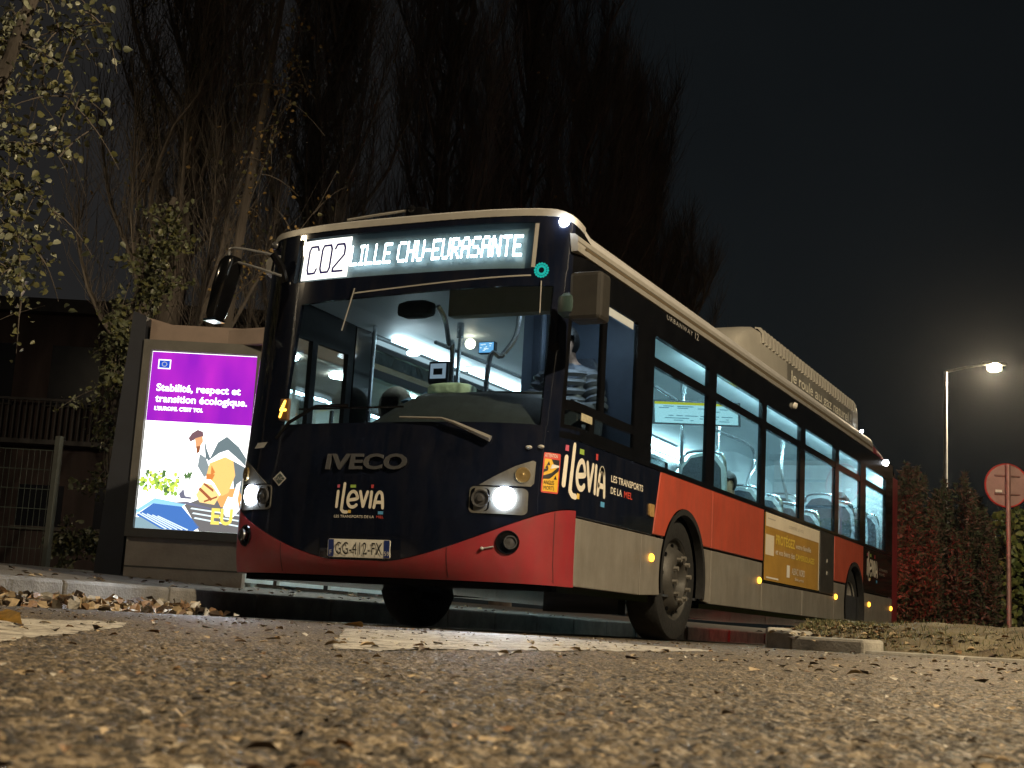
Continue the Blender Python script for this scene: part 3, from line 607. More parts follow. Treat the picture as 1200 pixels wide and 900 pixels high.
# rear
def rear(mb, z0, z1, off=0.0):
    pts = []
    for i in range(21):
        a = PI / 2 * i / 20; pts.append((WD - 0.22 + (0.22 + off) * math.cos(a), 11.62 + (0.22 + off) * math.sin(a)))
    pts = [(WD + off, 11.285)] + pts; full = pts + [(-x, y) for x, y in reversed(pts)]; n = len(full)
    mb.add([(x, y, z0) for x, y in full] + [(x, y, z1) for x, y in full], [(i, i + 1, n + i + 1, n + i) for i in range(n - 1)])
mb = MB(); rear(mb, 0.31, 2.30); mb.build('rear_body', mat('rear_red', (0.22, 0.02, 0.03), 0.35, noise=.15, nscale=3, coat=.2), bus, smooth=True)
mb = MB(); Lp = []
for j, (yy, zz, xx) in enumerate([(YR - .02, 2.60, 1.255), (10.4, 2.56, 1.255), (10.9, 2.48, 1.25), (11.4, 2.36, 1.24), (11.75, 2.20, 1.15), (11.84, 2.05, 1.03)]):
    Lp.append([(xx, yy, min(2.45, zz - .06)), (xx - .004, yy, zz - 0.06), (xx - .05, yy, zz - .01), (xx - .2, yy, zz + .05), (0, yy, zz + .10), (-xx + .2, yy, zz + .05), (-xx + .05, yy, zz - .01), (-xx + .004, yy, zz - .06), (-xx, yy, min(2.45, zz - .06))])
n = 9; mb.add([v for l_ in Lp for v in l_], [(j * n + i, (j + 1) * n + i, (j + 1) * n + i + 1, j * n + i + 1) for j in range(len(Lp) - 1) for i in range(n - 1)])
mb.build('rear_roof_cap', MATS['rear_red'], bus, smooth=True)
for sg in (1, -1):
    mb = MB(); mb.box(sg * 0.95, sg * 1.2, 11.845, 11.87, 0.9, 1.3); mb.build('tail_lamp', emis('tail_red', (1.0, 0.03, 0.03), 40), bus)
# upper side corner fill at rear (black glass)
for sg in (1, -1):
    mb = MB(); mb.add([(sg * 1.248, 11.27, 1.23), (sg * 1.248, 11.45, 1.23), (sg * 1.248, 11.45, 2.3), (sg * 1.248, 11.27, 2.45), (sg * 1.248, 10.8, 2.46)], [(0, 1, 2, 3), (3, 2, 4)]); mb.build('rear_quarter_panel', BLK, bus)
# gas tank fairing on the roof
def fairing():
    mb = MB(); secs = []
    X = 1.13
    for (yy, zt, xi) in [(4.42, 2.66, 0.16), (4.52, 2.76, 0.10), (4.66, 2.87, 0.05), (4.82, 2.95, 0.02), (5.0, 2.992, 0.0), (5.25, 3.005, 0.0), (5.8, 3.01, 0.0), (9.5, 3.01, 0.0), (9.62, 3.0, 0.01)]:
        x = X - xi * 0.4; zb_ = 2.63; h = zt - zb_
        half = [(x, zb_), (x - .004, zb_ + h * .5), (x - .008, zb_ + h * .74), (x - .02, zb_ + h * .91), (x - .06, zb_ + h * .985), (x - .16, zt)]
        secs.append([(a, yy, b) for a, b in half] + [(-a, yy, b) for a, b in reversed(half)])
    n = len(secs[0]); mb.add([v for s in secs for v in s], [(j * n + i, (j + 1) * n + i, (j + 1) * n + i + 1, j * n + i + 1) for j in range(len(secs) - 1) for i in range(n - 1)] + [tuple(range(n)), tuple(range((len(secs) - 1) * n, len(secs) * n))])
    f = mb.build('tank_fairing', FAIR, bus, smooth=True)
    mb = MB()
    for i in range(33):
        yy = 5.2 + i * 0.13
        mb.prism([(1.05, 2.87), (1.146, 2.87), (1.144, 2.968), (1.108, 3.022), (1.05, 3.03)], lambda a, b, t: (a, t, b), yy, yy + .05)
    mb.build('vent_fins', FAIR, f)
    mb = MB(); mb.prism([(1.04, 2.885), (1.1235, 2.885), (1.1195, 2.962), (1.085, 3.007), (1.04, 3.014)], lambda a, b, t: (a, t, b), 5.19, 9.48); mb.build('vent_slot', BLK, f)
    mb = MB(); mb.add([(1.132, 6.15, 2.645), (1.132, 9.3, 2.645), (1.128, 9.3, 2.865), (1.128, 6.15, 2.865)], [(0, 1, 2, 3)]); mb.build('slogan_band', mat('band_grey', (0.17, 0.165, 0.15), .45, noise=.25, nscale=3), f)
    mb = MB(); xw = 6.25
    for w_, L_ in (('Je', .26), ('roule', .62), ('au', .30), ('gaz', .40), ('naturel !', .95)):
        mb = MB(); text(mb, w_, 0.115, lambda a, b, o: (1.1315 + o, a, b), xw, 2.70, 0.004, width=L_, bold=0.001); mb.build('slogan_word', mat('slogan_cream', (.8, .77, .66), .5, noise=.05), f, fix=False); xw += L_ + .10
fairing()
# ---- writing on the bus
TILE = [mat('tile_pink', (.55, .10, .16), .5, noise=.1), mat('tile_green', (.30, .45, .08), .5, noise=.1), mat('tile_red', (.55, .06, .06), .5, noise=.1), mat('tile_yellow', (.75, .5, .1), .5, noise=.1), mat('tile_blue', (.10, .35, .62), .5, noise=.1)]
def network_logo(name, fn, x0, z0, w, m, off=0.004, mirror=1):
    s = w / 10.6; sz = s * 0.55; g = lambda a, b, o: fn(x0 + a * s, z0 + b * sz, off + o); gs = lambda a, b, o: fn(x0 + a * s, z0 + b * s, off + o); mb = MB(); R = 0.30
    st = [[(.4, .3), (.55, 5.4)], [(1.9, 8.0), (1.55, .2), (1.6, -.7), (2.0, -1.4), (2.7, -1.5)],
          [(2.95, 2.5), (4.75, 3.0), (4.75, 4.0), (4.3, 5.2), (3.7, 5.4), (3.1, 4.6), (2.8, 2.9), (2.95, 1.2), (3.5, .3), (4.2, .3), (4.7, .9)],
          [(5.4, 5.4), (6.15, .5), (6.95, 5.3)], [(7.8, 5.3), (7.65, .3)], [(8.5, .2), (8.85, 3.8), (9.2, 5.0), (9.6, 5.3), (9.95, 4.8), (10.15, 3.6), (10.35, .1)], [(8.75, 1.9), (10.1, 1.9)]]
    for p_ in st:
        q = [tuple(v) for v in smooth_path([(a, b, 0) for a, b in p_], 4)] if len(p_) > 3 else p_
        stroke(mb, [(v[0], v[1] * .55) for v in q], R, gs, 0.0)
    lo = mb.build(name, m, bus, fix=False)
    for i, (a, b, hw, hh) in enumerate([(.55, 7.2, .28, .55), (3.75, 7.2, .6, .5), (7.9, 7.2, .28, .6), (3.3, -1.3, .32, .5), (10.0, -1.6, .55, .5)]):
        MB().add([g(a - hw, b - hh, 0), g(a + hw, b - hh, 0), g(a + hw, b + hh, 0), g(a - hw, b + hh, 0)], [(0, 1, 2, 3)]).build('logo_tile', TILE[i], lo, fix=False)
network_logo('front_logo', F, -0.205, 0.737, 0.37, CREAM)
mb = MB(); text(mb, 'LES TRANSPORTS DE LA', 0.017, F, -0.203, 0.672, 0.004, width=0.30); text(mb, 'MEL', 0.017, F, 0.115, 0.672, 0.004, 1, width=0.055); mb.build('front_tagline', [CREAM, mat('mel_red', (.6, .07, .05), .5, noise=.05)], bus, fix=False)
network_logo('side_logo', SD, 0.37, 0.93, 0.66, CREAM)
mb = MB(); text(mb, 'LES TRANSPORTS', 0.045, SD, 1.13, 1.045, 0.004, width=0.62, bold=.001); text(mb, 'DE LA', 0.045, SD, 1.13, 0.965, 0.004, width=0.21, bold=.001); text(mb, 'MEL', 0.045, SD, 1.38, 0.965, 0.004, 1, width=0.16, bold=.001); mb.build('side_tagline', [CREAM, MATS['mel_red']], bus, fix=False)
network_logo('rear_logo', SD, 9.62, 0.905, 0.66, CREAM)
mb = MB(); text(mb, 'LES TRANSPORTS', 0.03, SD, 10.40, 1.0, 0.004, width=0.55); text(mb, 'DE LA MEL', 0.03, SD, 10.40, 0.945, 0.004, width=0.36); mb.build('rear_tagline', mat('faded_cream', (.3, .27, .22), .5, noise=.1), bus, fix=False)
mb = MB(); vs, fs = text_geo('IVECO', 0.098, bold=0.004); lo = min(v[0] for v in vs); hi = max(v[0] for v in vs)
V = [(-0.30 + (a - lo) / (hi - lo) * 0.605, 0.988 + b) for a, b in vs]
mb.add([F(a, b, 0.012) for a, b in V], fs); badge = mb.build('maker_badge', CHROME, bus, fix=False)
sol = badge.modifiers.new('solid', 'SOLIDIFY'); sol.thickness = 0.011; sol.offset = 0
mb = MB(); text(mb, 'URBANWAY', 0.036, SD, 2.12, 2.40, 0.004, width=0.62, space=1.3); text(mb, '12', 0.055, SD, 2.80, 2.392, 0.004, width=0.09); mb.build('model_lettering', mat('dim_letter', (.35, .34, .32), .4, noise=.1), bus, fix=False)
mb = MB(); 
def rrect(x0, x1, z0, z1, r, n=5):
    return [p_ for cx, cz, a in ((x1 - r, z1 - r, 0), (x0 + r, z1 - r, PI / 2), (x0 + r, z0 + r, PI), (x1 - r, z0 + r, 1.5 * PI)) for p_ in [(cx + r * math.cos(a + PI / 2 * k / n), cz + r * math.sin(a + PI / 2 * k / n)) for k in range(n + 1)]]
# number plate
mb = MB().prism(rrect(-0.232, 0.232, 0.42, 0.535, .012), F, -0.003, 0.008); plate = mb.build('number_plate', mat('plate_white', (.82, .80, .72), .4, noise=.05, nscale=30), bus)
mb = MB(); text(mb, 'GG-412-FX', 0.078, F, 0.0, 0.439, 0.0095, width=0.35, align='CENTER', space=1.08); mb.build('plate_text', mat('plate_black', (.01, .01, .01), .5, noise=.1), plate, fix=False)
mb = MB()
for a in (-.229, .187): mb.add([F(a, .423, .0092), F(a + .042, .423, .0092), F(a + .042, .532, .0092), F(a, .532, .0092)], [(0, 1, 2, 3)])
pb = mb.build('plate_band', mat('plate_blue', (.012, .03, .16), .4, noise=.05), plate, fix=False)
mb = MB(); text(mb, 'F', 0.03, F, -.219, .435, .0098); text(mb, '59', 0.028, F, .19, .435, .0098); mb.build('plate_codes', WHITE, plate, fix=False)
patch(MB(), ux(-.3), ux(.3), .405, .545, .002, .02, 10, 2).build('plate_recess', NAVY, bus)
mb = MB(); mb.ball(F(.842, .504, .014), .012, 6); mb.tube([F(.842, .504, .012), F(.91, .52, .012)], .005, 6); mb.build('tow_pin', ALU, bus, smooth=True)
for x_, z_ in ((1.06, 1.15), (1.12, 1.16)): mb = MB(); mb.ball(F(x_, z_, .008), .016, 6, sc=(1.5, 1, .8)); mb.build('corner_bolt', mat('bright_bolt', (.7, .68, .62), .25, metal=.4, noise=.1), bus, smooth=True)
# small diamond gas sticker and label on the left of the front
mb = MB(); c = (-0.68, 0.926); mb.add([F(c[0] + a, c[1] + b, .005) for a, b in ((-.062, 0), (0, -.05), (.062, 0), (0, .05))], [(0, 1, 2, 3)]); dm = mb.build('gas_diamond', mat('diamond_border', (.55, .54, .5), .5, noise=.05), bus, fix=False)
mb = MB(); mb.add([F(c[0] + a, c[1] + b, .006) for a, b in ((-.048, 0), (0, -.038), (.048, 0), (0, .038))], [(0, 1, 2, 3)]); mb.build('diamond_field', mat('diamond_dark', (.03, .05, .045), .5, noise=.05), dm, fix=False)
mb = MB(); text(mb, 'GNC', .024, F, c[0], c[1] - .011, .007, align='CENTER'); mb.build('diamond_text', MATS['diamond_border'], dm, fix=False)
mb = MB(); mb.add([F(a, b, .005) for a, b in ((-1.0, 1.148), (-.89, 1.148), (-.86, 1.185), (-.97, 1.185))], [(0, 1, 2, 3)]); mb.build('fleet_label', MATS['diamond_border'], bus, fix=False)
# blind spot warning sticker on the corner
mb = MB(); A, B = 1.195, 1.195 + .128
def ST(a, b, o): return P(A + a * (B - A), 0.874 + b * 0.255, 0.0045 + o)
cprism(mb, [(a, b) for a, b in rrect(0, 1, 0, 1, .06)], ST, -.003, 0, .1); stk = mb.build('warning_sticker', mat('sticker_red', (.60, .07, .05), .5, noise=.08), bus, fix=False)
mb = MB(); cprism(mb, [(.07, .04), (.93, .04), (.93, .84), (.07, .84)], ST, 0, .001, .1); mb.build('sticker_field', mat('sticker_yellow', (.78, .46, .03), .5, noise=.08), stk, fix=False)
mb = MB(); cprism(mb, [(.07, .42), (.5, .50), (.93, .68), (.93, .57), (.45, .36), (.07, .34)], ST, .001, .002, .1); cprism(mb, [(.45, .84), (.93, .84), (.93, .70), (.6, .72)], ST, .001, .002, .1); mb.add([ST(a, b, .0021) for a, b in ((.07, .50), (.3, .56), (.3, .62), (.07, .58))], [(0, 1, 2, 3)])
for a, b in ((.30, .74), (.76, .40), (.22, .66)): mb.add([ST(a - .09, b - .05, .0022), ST(a + .09, b - .05, .0022), ST(a, b + .05, .0022)], [(0, 1, 2)])
text(mb, 'ANGLES', .025, lambda a, b, o: ST(.12 + a * 4.6, .21 + b * 4, o), 0, 0, .002); text(mb, 'MORTS', .025, lambda a, b, o: ST(.12 + a * 5.2, .075 + b * 4, o), 0, 0, .002)
mb.build('sticker_print', MATS['plate_black'], stk, fix=False)
mb = MB(); text(mb, 'ATTENTION', .022, lambda a, b, o: ST(.06 + a * 4.2, .885 + b * 4, o), 0, 0, .002); mb.add([ST(a, b, .003) for a, b in ((.42, .60), (.93, .66), (.93, .70), (.5, .72))], [(0, 1, 2, 3)]); mb.build('sticker_pale_print', WHITE, stk, fix=False)
# insurance advert on the side
AD = lambda a, b, o: (WD + .0 + o, a, b)
mb = MB().prism([(5.02, .595), (7.14, .595), (7.14, 1.222), (5.02, 1.222)], AD, -.002, .004); adv = mb.build('side_advert', mat('advert_ochre', (.42, .235, .045), .5, noise=.12, nscale=3), bus)
mb = MB(); mb.add([AD(a, b, .006) for a, b in ((5.02, 1.095), (7.14, 1.095), (7.14, 1.222), (5.02, 1.222))], [(0, 1, 2, 3)]); mb.add([AD(a, b, .006) for a, b in ((5.02, .83), (5.32, .83), (5.32, 1.02), (5.02, 1.02))], [(0, 1, 2, 3)]); mb.add([AD(a, b, .006) for a, b in ((7.10, .60), (7.14, .60), (7.14, 1.094), (7.10, 1.094))], [(0, 1, 2, 3)])
mb.build('advert_pale_band', mat('advert_pale', (.74, .66, .52), .5, noise=.06, nscale=5), adv, fix=False)
mb = MB(); text(mb, 'PROTÉGEZ', .085, AD, 5.38, .955, .007, width=.72, bold=.003); text(mb, 'CAMBRIOLAGES', .055, AD, 6.14, .855, .007, width=.78, bold=.002); mb.build('advert_yellow_text', mat('advert_yellow', (.72, .52, .08), .5, noise=.05), adv, fix=False)
for a_ in (('votre famille', .05, 6.14, .965, .62), ('et vos biens des', .055, 5.38, .855, .72), ('ALPAC NORD', .065, 6.0, .70, .52), ('Sécurité', .03, 6.12, .645, .36)):
    mb = MB(); text(mb, a_[0], a_[1], AD, a_[2], a_[3], .007, width=a_[4]); mb.build('advert_line', WHITE, adv, fix=False)
mb = MB(); mb.add([AD(a, b, .007) for a, b in ((5.80, .66), (5.92, .66), (5.92, .78), (5.80, .78))], [(0, 1, 2, 3)]); mb.build('advert_emblem', WHITE, adv, fix=False); mb = MB(); mb.add([AD(a, b, .007) for a, b in ((5.06, .615), (5.5, .615), (5.5, .63), (5.06, .63))], [(0, 1, 2, 3)])
mb.build('advert_emblem', WHITE, adv, fix=False)
mb = MB(); text(mb, 'CONTRE LE VOL', .03, AD, 5.85, 1.14, .0075, width=.6); mb.add([AD(a, b, .0075) for a, b in ((5.08, 1.165), (5.35, 1.165), (5.35, 1.175), (5.08, 1.175))], [(0, 1, 2, 3)]); mb.build('advert_grey_text', mat('advert_grey', (.45, .40, .33), .5, noise=.05), adv, fix=False)
for z in (.80, .93): MB().disc((WD + .006, 7.5, z), (1, 0, 0), .022, 12).build('flap_lock', WHITE, bus)

# ---- lamps of the bus
def headlight(sg):
    mb = MB(); X = lambda x: sg * x
    cprism(mb, [(X(a), b) for a, b in rrect(0.745, 1.08, 0.722, 0.888, .03)], F, -.01, .006); h = mb.build('headlight', mat('lamp_housing', (.13, .125, .11), .35, metal=.2, noise=.25, nscale=12), bus, fix=False); MB().prism([(X(a), b) for a, b in rrect(0.752, .87, 0.735, 0.878, .03)], F, .0061, .0062).build('lens_recess', BLK, h)
    c0 = Vector(F(X(.955), .822, .0075)); nrm = (Vector(F(X(.955), .822, .05)) - c0).normalized()
    mb = MB(); mb.lathe([(0.070, 0.0), (0.067, .014), (0.0001, .022)], c0, nrm, 24); mb.build('lit_lens', HLW, h, smooth=True)
    c1 = Vector(F(X(.815), .812, .0075)); n1 = (Vector(F(X(.815), .812, .05)) - c1).normalized()
    mb = MB(); mb.lathe([(0.056, 0.0), (0.055, .016), (.047, .014), (.042, .004)], c1, n1, 24); mb.lathe([(0.04, .004), (.025, .006), (0.018, .018), (.001, .02)], c1, n1, 20); mb.build('beam_lens', CHROME, h, smooth=True)
    # upper pointed indicator unit
    pts = [(.80, .896), (1.09, .902), (1.105, .925), (1.105, 1.06), (1.09, 1.068), (1.0, 1.025), (.89, .955)]
    mb = cprism(MB(), [(X(a), b) for a, b in pts], F, -.01, .006); g = mb.build('indicator_unit', MATS['lamp_housing'], bus, fix=False)
    c2 = Vector(F(X(1.045), .972, .007)); n2 = (Vector(F(X(1.045), .972, .05)) - c2).normalized()
    mb = MB(); mb.lathe([(0.05, 0.0), (0.046, .012), (.02, .008), (.001, .014)], c2, n2, 20); mb.build('indicator_bulb', mat('bulb_amber_glass', (.5, .36, .16), .2, metal=.7, noise=.1), g, smooth=True)
    sp = bpy.data.lights.new('headlamp_beam', 'SPOT'); sp.energy = 90; sp.color = (.72, .84, 1); sp.spot_size = rad(120); sp.spot_blend = .9; sp.shadow_soft_size = .06
    so_ = bpy.data.objects.new('headlamp_beam', sp); COL.objects.link(so_); so_.parent = bus; so_.location = c0 + nrm * .06
    d = Vector((sg * .15, -1, -.22)).normalized(); so_.rotation_euler = d.to_track_quat('-Z', 'Y').to_euler()
    # fog lamp in the bumper
    c3 = Vector(F(X(.985), .55, .006)); n3 = (Vector(F(X(.985), .55, .05)) - c3).normalized()
    mb = MB(); mb.lathe([(0.075, .0), (.072, .008), (.062, .0), (.001, -.004)], c3, n3, 24); fo = mb.build('fog_lamp', BLK, bus, smooth=True)
    mb = MB(); mb.lathe([(0.044, .002), (.042, .016), (.034, .016), (.03, .006), (.001, .012)], c3 + Vector((.02 * sg, 0, 0)), n3, 20); mb.build('fog_lens', CHROME, fo, smooth=True)
headlight(1); headlight(-1)
for (Y, z) in ((1.97, .59), (4.84, .58), (7.94, .565), (9.76, .55), (11.18, .55)):
    mb = MB(); mb.ball((0, 0, 0), .034, 8, sc=(.5, 1.25, .9)); o = mb.build('side_marker', AMB, bus, smooth=True, loc=(WD + .008, Y, z))
mb = MB().prism(rrect(1.885, 1.985, .885, .975, .015), SX, -.002, .012); mb.build('side_repeater', mat('repeater_amber', (.42, .26, .10), .35, noise=.3, nscale=40), bus)
for sg in (1, -1):
    mb = MB(); mb.ball((0, 0, 0), .034, 8, sc=(1.0, 1, .9)); mb.build('corner_marker', MKW if sg > 0 else CHROME, bus, smooth=True, loc=P(sg * 1.185, 2.665, .014))
mb = MB(); mb.ball((0, 0, 0), .04, 8); mb.build('rear_glint', MKW, bus, smooth=True, loc=(1.25, 10.78, 2.43))  # glowing ball put in for a highlight at the rear roof corner
mb = MB(); mb.ball((0, 0, 0), .02, 8); mb.build('rail_end_glint', MKW, bus, smooth=True, loc=(1.22, 9.4, 2.64))  # small glowing ball drawn as a highlight near the rail end
mb = MB(); mb.lathe([(.035, 0), (.03, .03), (.001, .04)], (WD, 5.97, 2.385), (1, 0, -.3), 12); mb.build('side_camera', WHITE, bus, smooth=True)
# lit turn lamp inside the left screen corner
mb = MB(); mb.box(-.035, .035, -.02, .02, -.075, .075); ind = mb.build('turn_lamp_housing', mat('amber_housing', (.12, .05, .01), .4, noise=.2), bus, loc=P(ux(-.715), 1.40, .03), bevel=.01)
mb = MB(); stroke(mb, [(-.02, -.05), (.012, .055), (-.018, -.005), (.022, -.005)], .009, lambda a, b, o: (a, -.022 - o, b)); mb.build('turn_lamp_glow', emis('amber_glow', (1, .5, .06), 5), ind, fix=False)
# mirrors
def mirror_left():
    mb = MB(); c = Vector((-1.36, .12, 2.30))
    secs = []
    for (dz, w, d, dx) in ((-.235, .035, .06, -.05), (-.2, .045, .08, -.045), (0, .055, .09, 0), (.17, .055, .09, .045), (.215, .04, .06, .055)):
        secs.append([(c.x + dx + w * math.copysign(abs(math.cos(a)) ** .5, math.cos(a)), c.y + d * math.copysign(abs(math.sin(a)) ** .5, math.sin(a)), c.z + dz) for a in [2 * PI * k / 20 for k in range(20)]])
    n = 20; mb.add([v for s in secs for v in s], [(j * n + i, j * n + (i + 1) % n, (j + 1) * n + (i + 1) % n, (j + 1) * n + i) for j in range(4) for i in range(n)] + [tuple(range(n)), tuple(range(4 * n, 5 * n))])
    m_ = mb.build('wing_mirror', BLK, bus, smooth=True)
    mb = MB(); mb.box(c.x - .10, c.x - .0, c.y - .07, c.y + .05, c.z - .252, c.z - .236); mb.build('mirror_glass', mat('mirror_glass', (.6, .68, .74), .06, metal=1), m_)
    mb = MB(); mb.tube(smooth_path([(-1.33, .12, 2.5), (-1.345, .12, 2.56), (-1.30, .12, 2.585), (-1.12, .18, 2.56), (-.98, .24, 2.53)], 4), .009, 8); mb.tube(smooth_path([(-1.31, .12, 2.49), (-1.15, .16, 2.45), (-.96, .24, 2.39)], 4), .009, 8); mq = MB(); mq.tube([(-1.03, .22, 2.55), (-.98, .26, 2.46), (-.96, .30, 2.36)], .03, 8); mq.build('arm_mount', BLK, m_, smooth=True)
    mb.build('mirror_arm', mat('arm_grey', (.20, .20, .20), .3, metal=.3, noise=.1), m_, smooth=True)
mirror_left()
mb = MB()
def rbox(mb, c, h, pw_=.45, n=24, dz=6):
    secs = []
    for j in range(dz + 1):
        t = -1 + 2 * j / dz; k = (1 - abs(t) ** 5) ** .35 if abs(t) < 1 else .55
        secs.append([(c[0] + h[0] * k * math.copysign(abs(math.cos(a)) ** pw_, math.cos(a)), c[1] + h[1] * k * math.copysign(abs(math.sin(a)) ** pw_, math.sin(a)), c[2] + h[2] * t) for a in [2 * PI * i / n for i in range(n)]])
    mb.add([v for s in secs for v in s], [(j * n + i, j * n + (i + 1) % n, (j + 1) * n + (i + 1) % n, (j + 1) * n + i) for j in range(dz) for i in range(n)] + [tuple(range(n)), tuple(range(dz * n, dz * n + n))])
mb.box(1.335, 1.555, .08, .25, 1.925, 2.235); wm = mb.build('wing_mirror', mat('mirror_grey', (.026, .024, .021), .5, noise=.25, nscale=8), bus, bevel=.028)
mb = MB(); rbox(mb, (1.325, .13, 2.03), (.075, .06, .075), .9); mb.build('mirror_mount', mat('mount_grey', (.03, .057, .052), .5, noise=.2), wm, smooth=True)
mb = MB(); mb.add([(1.365, .252, 1.955), (1.525, .252, 1.955), (1.525, .252, 2.205), (1.365, .252, 2.205)], [(0, 1, 2, 3)]); mb.build('mirror_glass', MATS['mirror_glass'], wm)
# wipers
mb = MB(); mb.tube([F(-.75, 1.20, .03), F(-.66, 1.31, .03), F(-.45, 1.415, .03), F(-.20, 1.415, .03)], .012, 6); mb.tube([F(-.60, 1.40, .02), F(.22, 1.40, .02)], .007, 6); wp = mb.build('wiper', BLK, bus)
mb = MB(); mb.tube([F(.205, 1.33, .02), F(.513, 1.318, .03), F(.60, 1.29, .035), F(.84, 1.19, .03)], [.007, .009, .013, .022], 6); mb.build('wiper', mat('wiper_grey', (.30, .285, .26), .4, metal=.4, noise=.1), bus)
mb = MB(); mb.tube([F(1.035, 2.25, .01), F(1.045, 2.02, .01)], .004, 6); mb.tube([F(-.31, 2.25, .008), F(-.36, 1.95, .008)], .005, 6); mb.build('washer_hose', mat('wiper_grey', (.3, .28, .26)), bus)

# ---- wheels
def wheel(c, sg, rear_=False):
    ax = Vector((sg, 0, 0)); o = Vector((c[0], c[1], c[2]))
    w = bpy.data.objects.new('wheel', None); COL.objects.link(w); w.parent = bus; w.location = o
    z = Vector((0, 0, 0))
    mb = MB(); mb.lathe([(.30, -.24), (.44, -.25), (.468, -.22), (.475, -.12), (.468, -.02), (.455, .0), (.42, .012), (.36, .012), (.315, .0), (.30, -.02), (.30, -.24)], z, ax, 56); mb.build('tyre', RUB, w, smooth=True)
    mb = MB()
    if rear_: mb.lathe([(.314, .004), (.305, -.02), (.285, -.05), (.265, -.13), (.22, -.15), (.12, -.15), (.11, -.06), (.08, -.05), (.001, -.05)], z, ax, 48)
    else: mb.lathe([(.312, -.004), (.303, -.012), (.295, -.035), (.27, -.045), (.235, -.0), (.21, .032), (.185, .04), (.14, .04), (.128, .03), (.11, -.02), (.06, -.03), (.001, -.03)], z, ax, 48)
    mb.build('rim', mat('rim_steel_rear_lit', (.30, .28, .25), .5, noise=.3, nscale=9) if rear_ else mat('rim_steel', (.055, .052, .047), .55, metal=.2, noise=.3, nscale=9), w, smooth=True)  # rear rim steel lightened in its colour to look lit
    a = ax.orthogonal().normalized(); b = ax.cross(a)
    mb = MB()
    for k in range(0 if rear_ else 10):
        t = 2 * PI * k / 10; p_ = (a * math.cos(t) + b * math.sin(t)) * .163; mb = MB(); mb.tube([p_ + ax * .03, p_ + ax * .075], .019, 6); mb.build('wheel_nut', mat('nut_steel', (.24, .225, .20), .35, metal=.4, noise=.2), w)
    mb = MB()
    for k in range(0 if rear_ else 10):
        t = 2 * PI * (k + .5) / 10; p_ = (a * math.cos(t) + b * math.sin(t)) * .252; mb = MB(); mb.ball(p_ + ax * -.02, .021, 6, sc=(.6, 1, 1)); mb.build('rim_hole', BLK, w)
    return w
for c, rr in (((1.19, 2.70, .472), False), ((1.19, 8.93, .472), True)): wheel(c, 1, rr)
for c, rr in (((-1.19, 2.70, .472), False), ((-1.19, 8.93, .472), True)): wheel(c, -1, rr)
for sg in (1, -1):
    for c in (FW, RW):
        mb = MB(); pts = arc(c[0], c[1], AR, AR, -.27, PI + .27, 40); n = len(pts); pin = arc(c[0], c[1], AR - .045, AR - .045, -.27, PI + .27, 40)
        vs = [(sg * 1.262, a, b) for a, b in pts] + [(sg * 1.262, a, b) for a, b in pin] + [(sg * 1.20, a, b) for a, b in pin]
        mb.add(vs, [(i, i + 1, n + i + 1, n + i) for i in range(n - 1)] + [(n + i, n + i + 1, 2 * n + i + 1, 2 * n + i) for i in range(n - 1)]); mb.build('arch_trim', RUB, bus, smooth=True)
        mb = MB(); q = arc(c[0], c[1], AR, AR, -.3, PI + .3, 30); n = len(q); mb.add([(sg * 1.21, a, b) for a, b in q] + [(sg * .72, a, b) for a, b in q], [(i, i + 1, n + i + 1, n + i) for i in range(n - 1)] + [tuple(range(n, 2 * n))]); mb.build('wheel_well', BLK, bus, smooth=True)
mb = MB(); mb.box(-1.19, 1.19, 0.45, 2.1, .27, .325); mb.box(-.7, .7, 2.1, 3.3, .27, .325); mb.box(-1.19, 1.19, 3.3, 8.3, .27, .325); mb.box(-.7, .7, 8.3, 9.5, .27, .325); mb.box(-1.19, 1.19, 9.5, 11.7, .27, .325); mb.box(.4, 1.0, 2.0, 2.15, .17, .27)
mb.build('chassis', BLK, bus)

# ---- bus interior
mb = MB(); mb.box(-1.2, 1.2, .35, 8.0, .328, .345); mb.box(-1.2, 1.2, 8.0, 11.5, .328, .62); mb.build('cabin_floor', IDK, bus)
mb = MB()
for sg in (1, -1):
    mb.add([(sg * 1.205, 1.66, 2.35), (sg * 1.205, 11.3, 2.35), (sg * .95, 11.3, 2.40), (sg * .95, .75, 2.40), (sg * 1.15, .75, 2.35)], [(0, 1, 2, 3), (0, 3, 4)])
    mb.add([(sg * .95, .75, 2.40), (sg * .95, 11.3, 2.40), (sg * .38, 11.3, 2.45), (sg * .38, .75, 2.45)], [(0, 1, 2, 3)])
mb.add([(-.38, .75, 2.45), (.38, .75, 2.45), (.38, 11.3, 2.45), (-.38, 11.3, 2.45)], [(0, 1, 2, 3)])
mb.build('ceiling_lining', IW, bus)
mb = MB(); 
for sg in (1, -1): 
    y = 2.1
    while y < 11: mb = MB(); mb.box(sg * 1.12 - .03, sg * 1.12 + .03, y, y + 1.3, 2.315, 2.335); mb.build('ceiling_light', emis('cabin_led', (.72, .93, 1.0), 110) if y > (6 if sg < 0 else 3) else emis('cabin_led_dim', (.72, .93, 1.0), 12), bus); y += 1.4
mb = MB(); mb.box(.8, 1.1, 1.0, 1.35, 2.37, 2.38); mb.build('cab_fill_light', emis('cab_fill_glow', (.75, .88, 1.0), 14), bus)  # added unseen fill panel that brightens the driver's cab
mb = MB(); mb.box(.15, 1.1, .70, .80, 2.15, 2.44); mb.box(-1.1, .15, .70, .8, 2.36, 2.44); mb.build('driver_header', mat('header_beige', (.42, .42, .38), .6, noise=.08), bus)
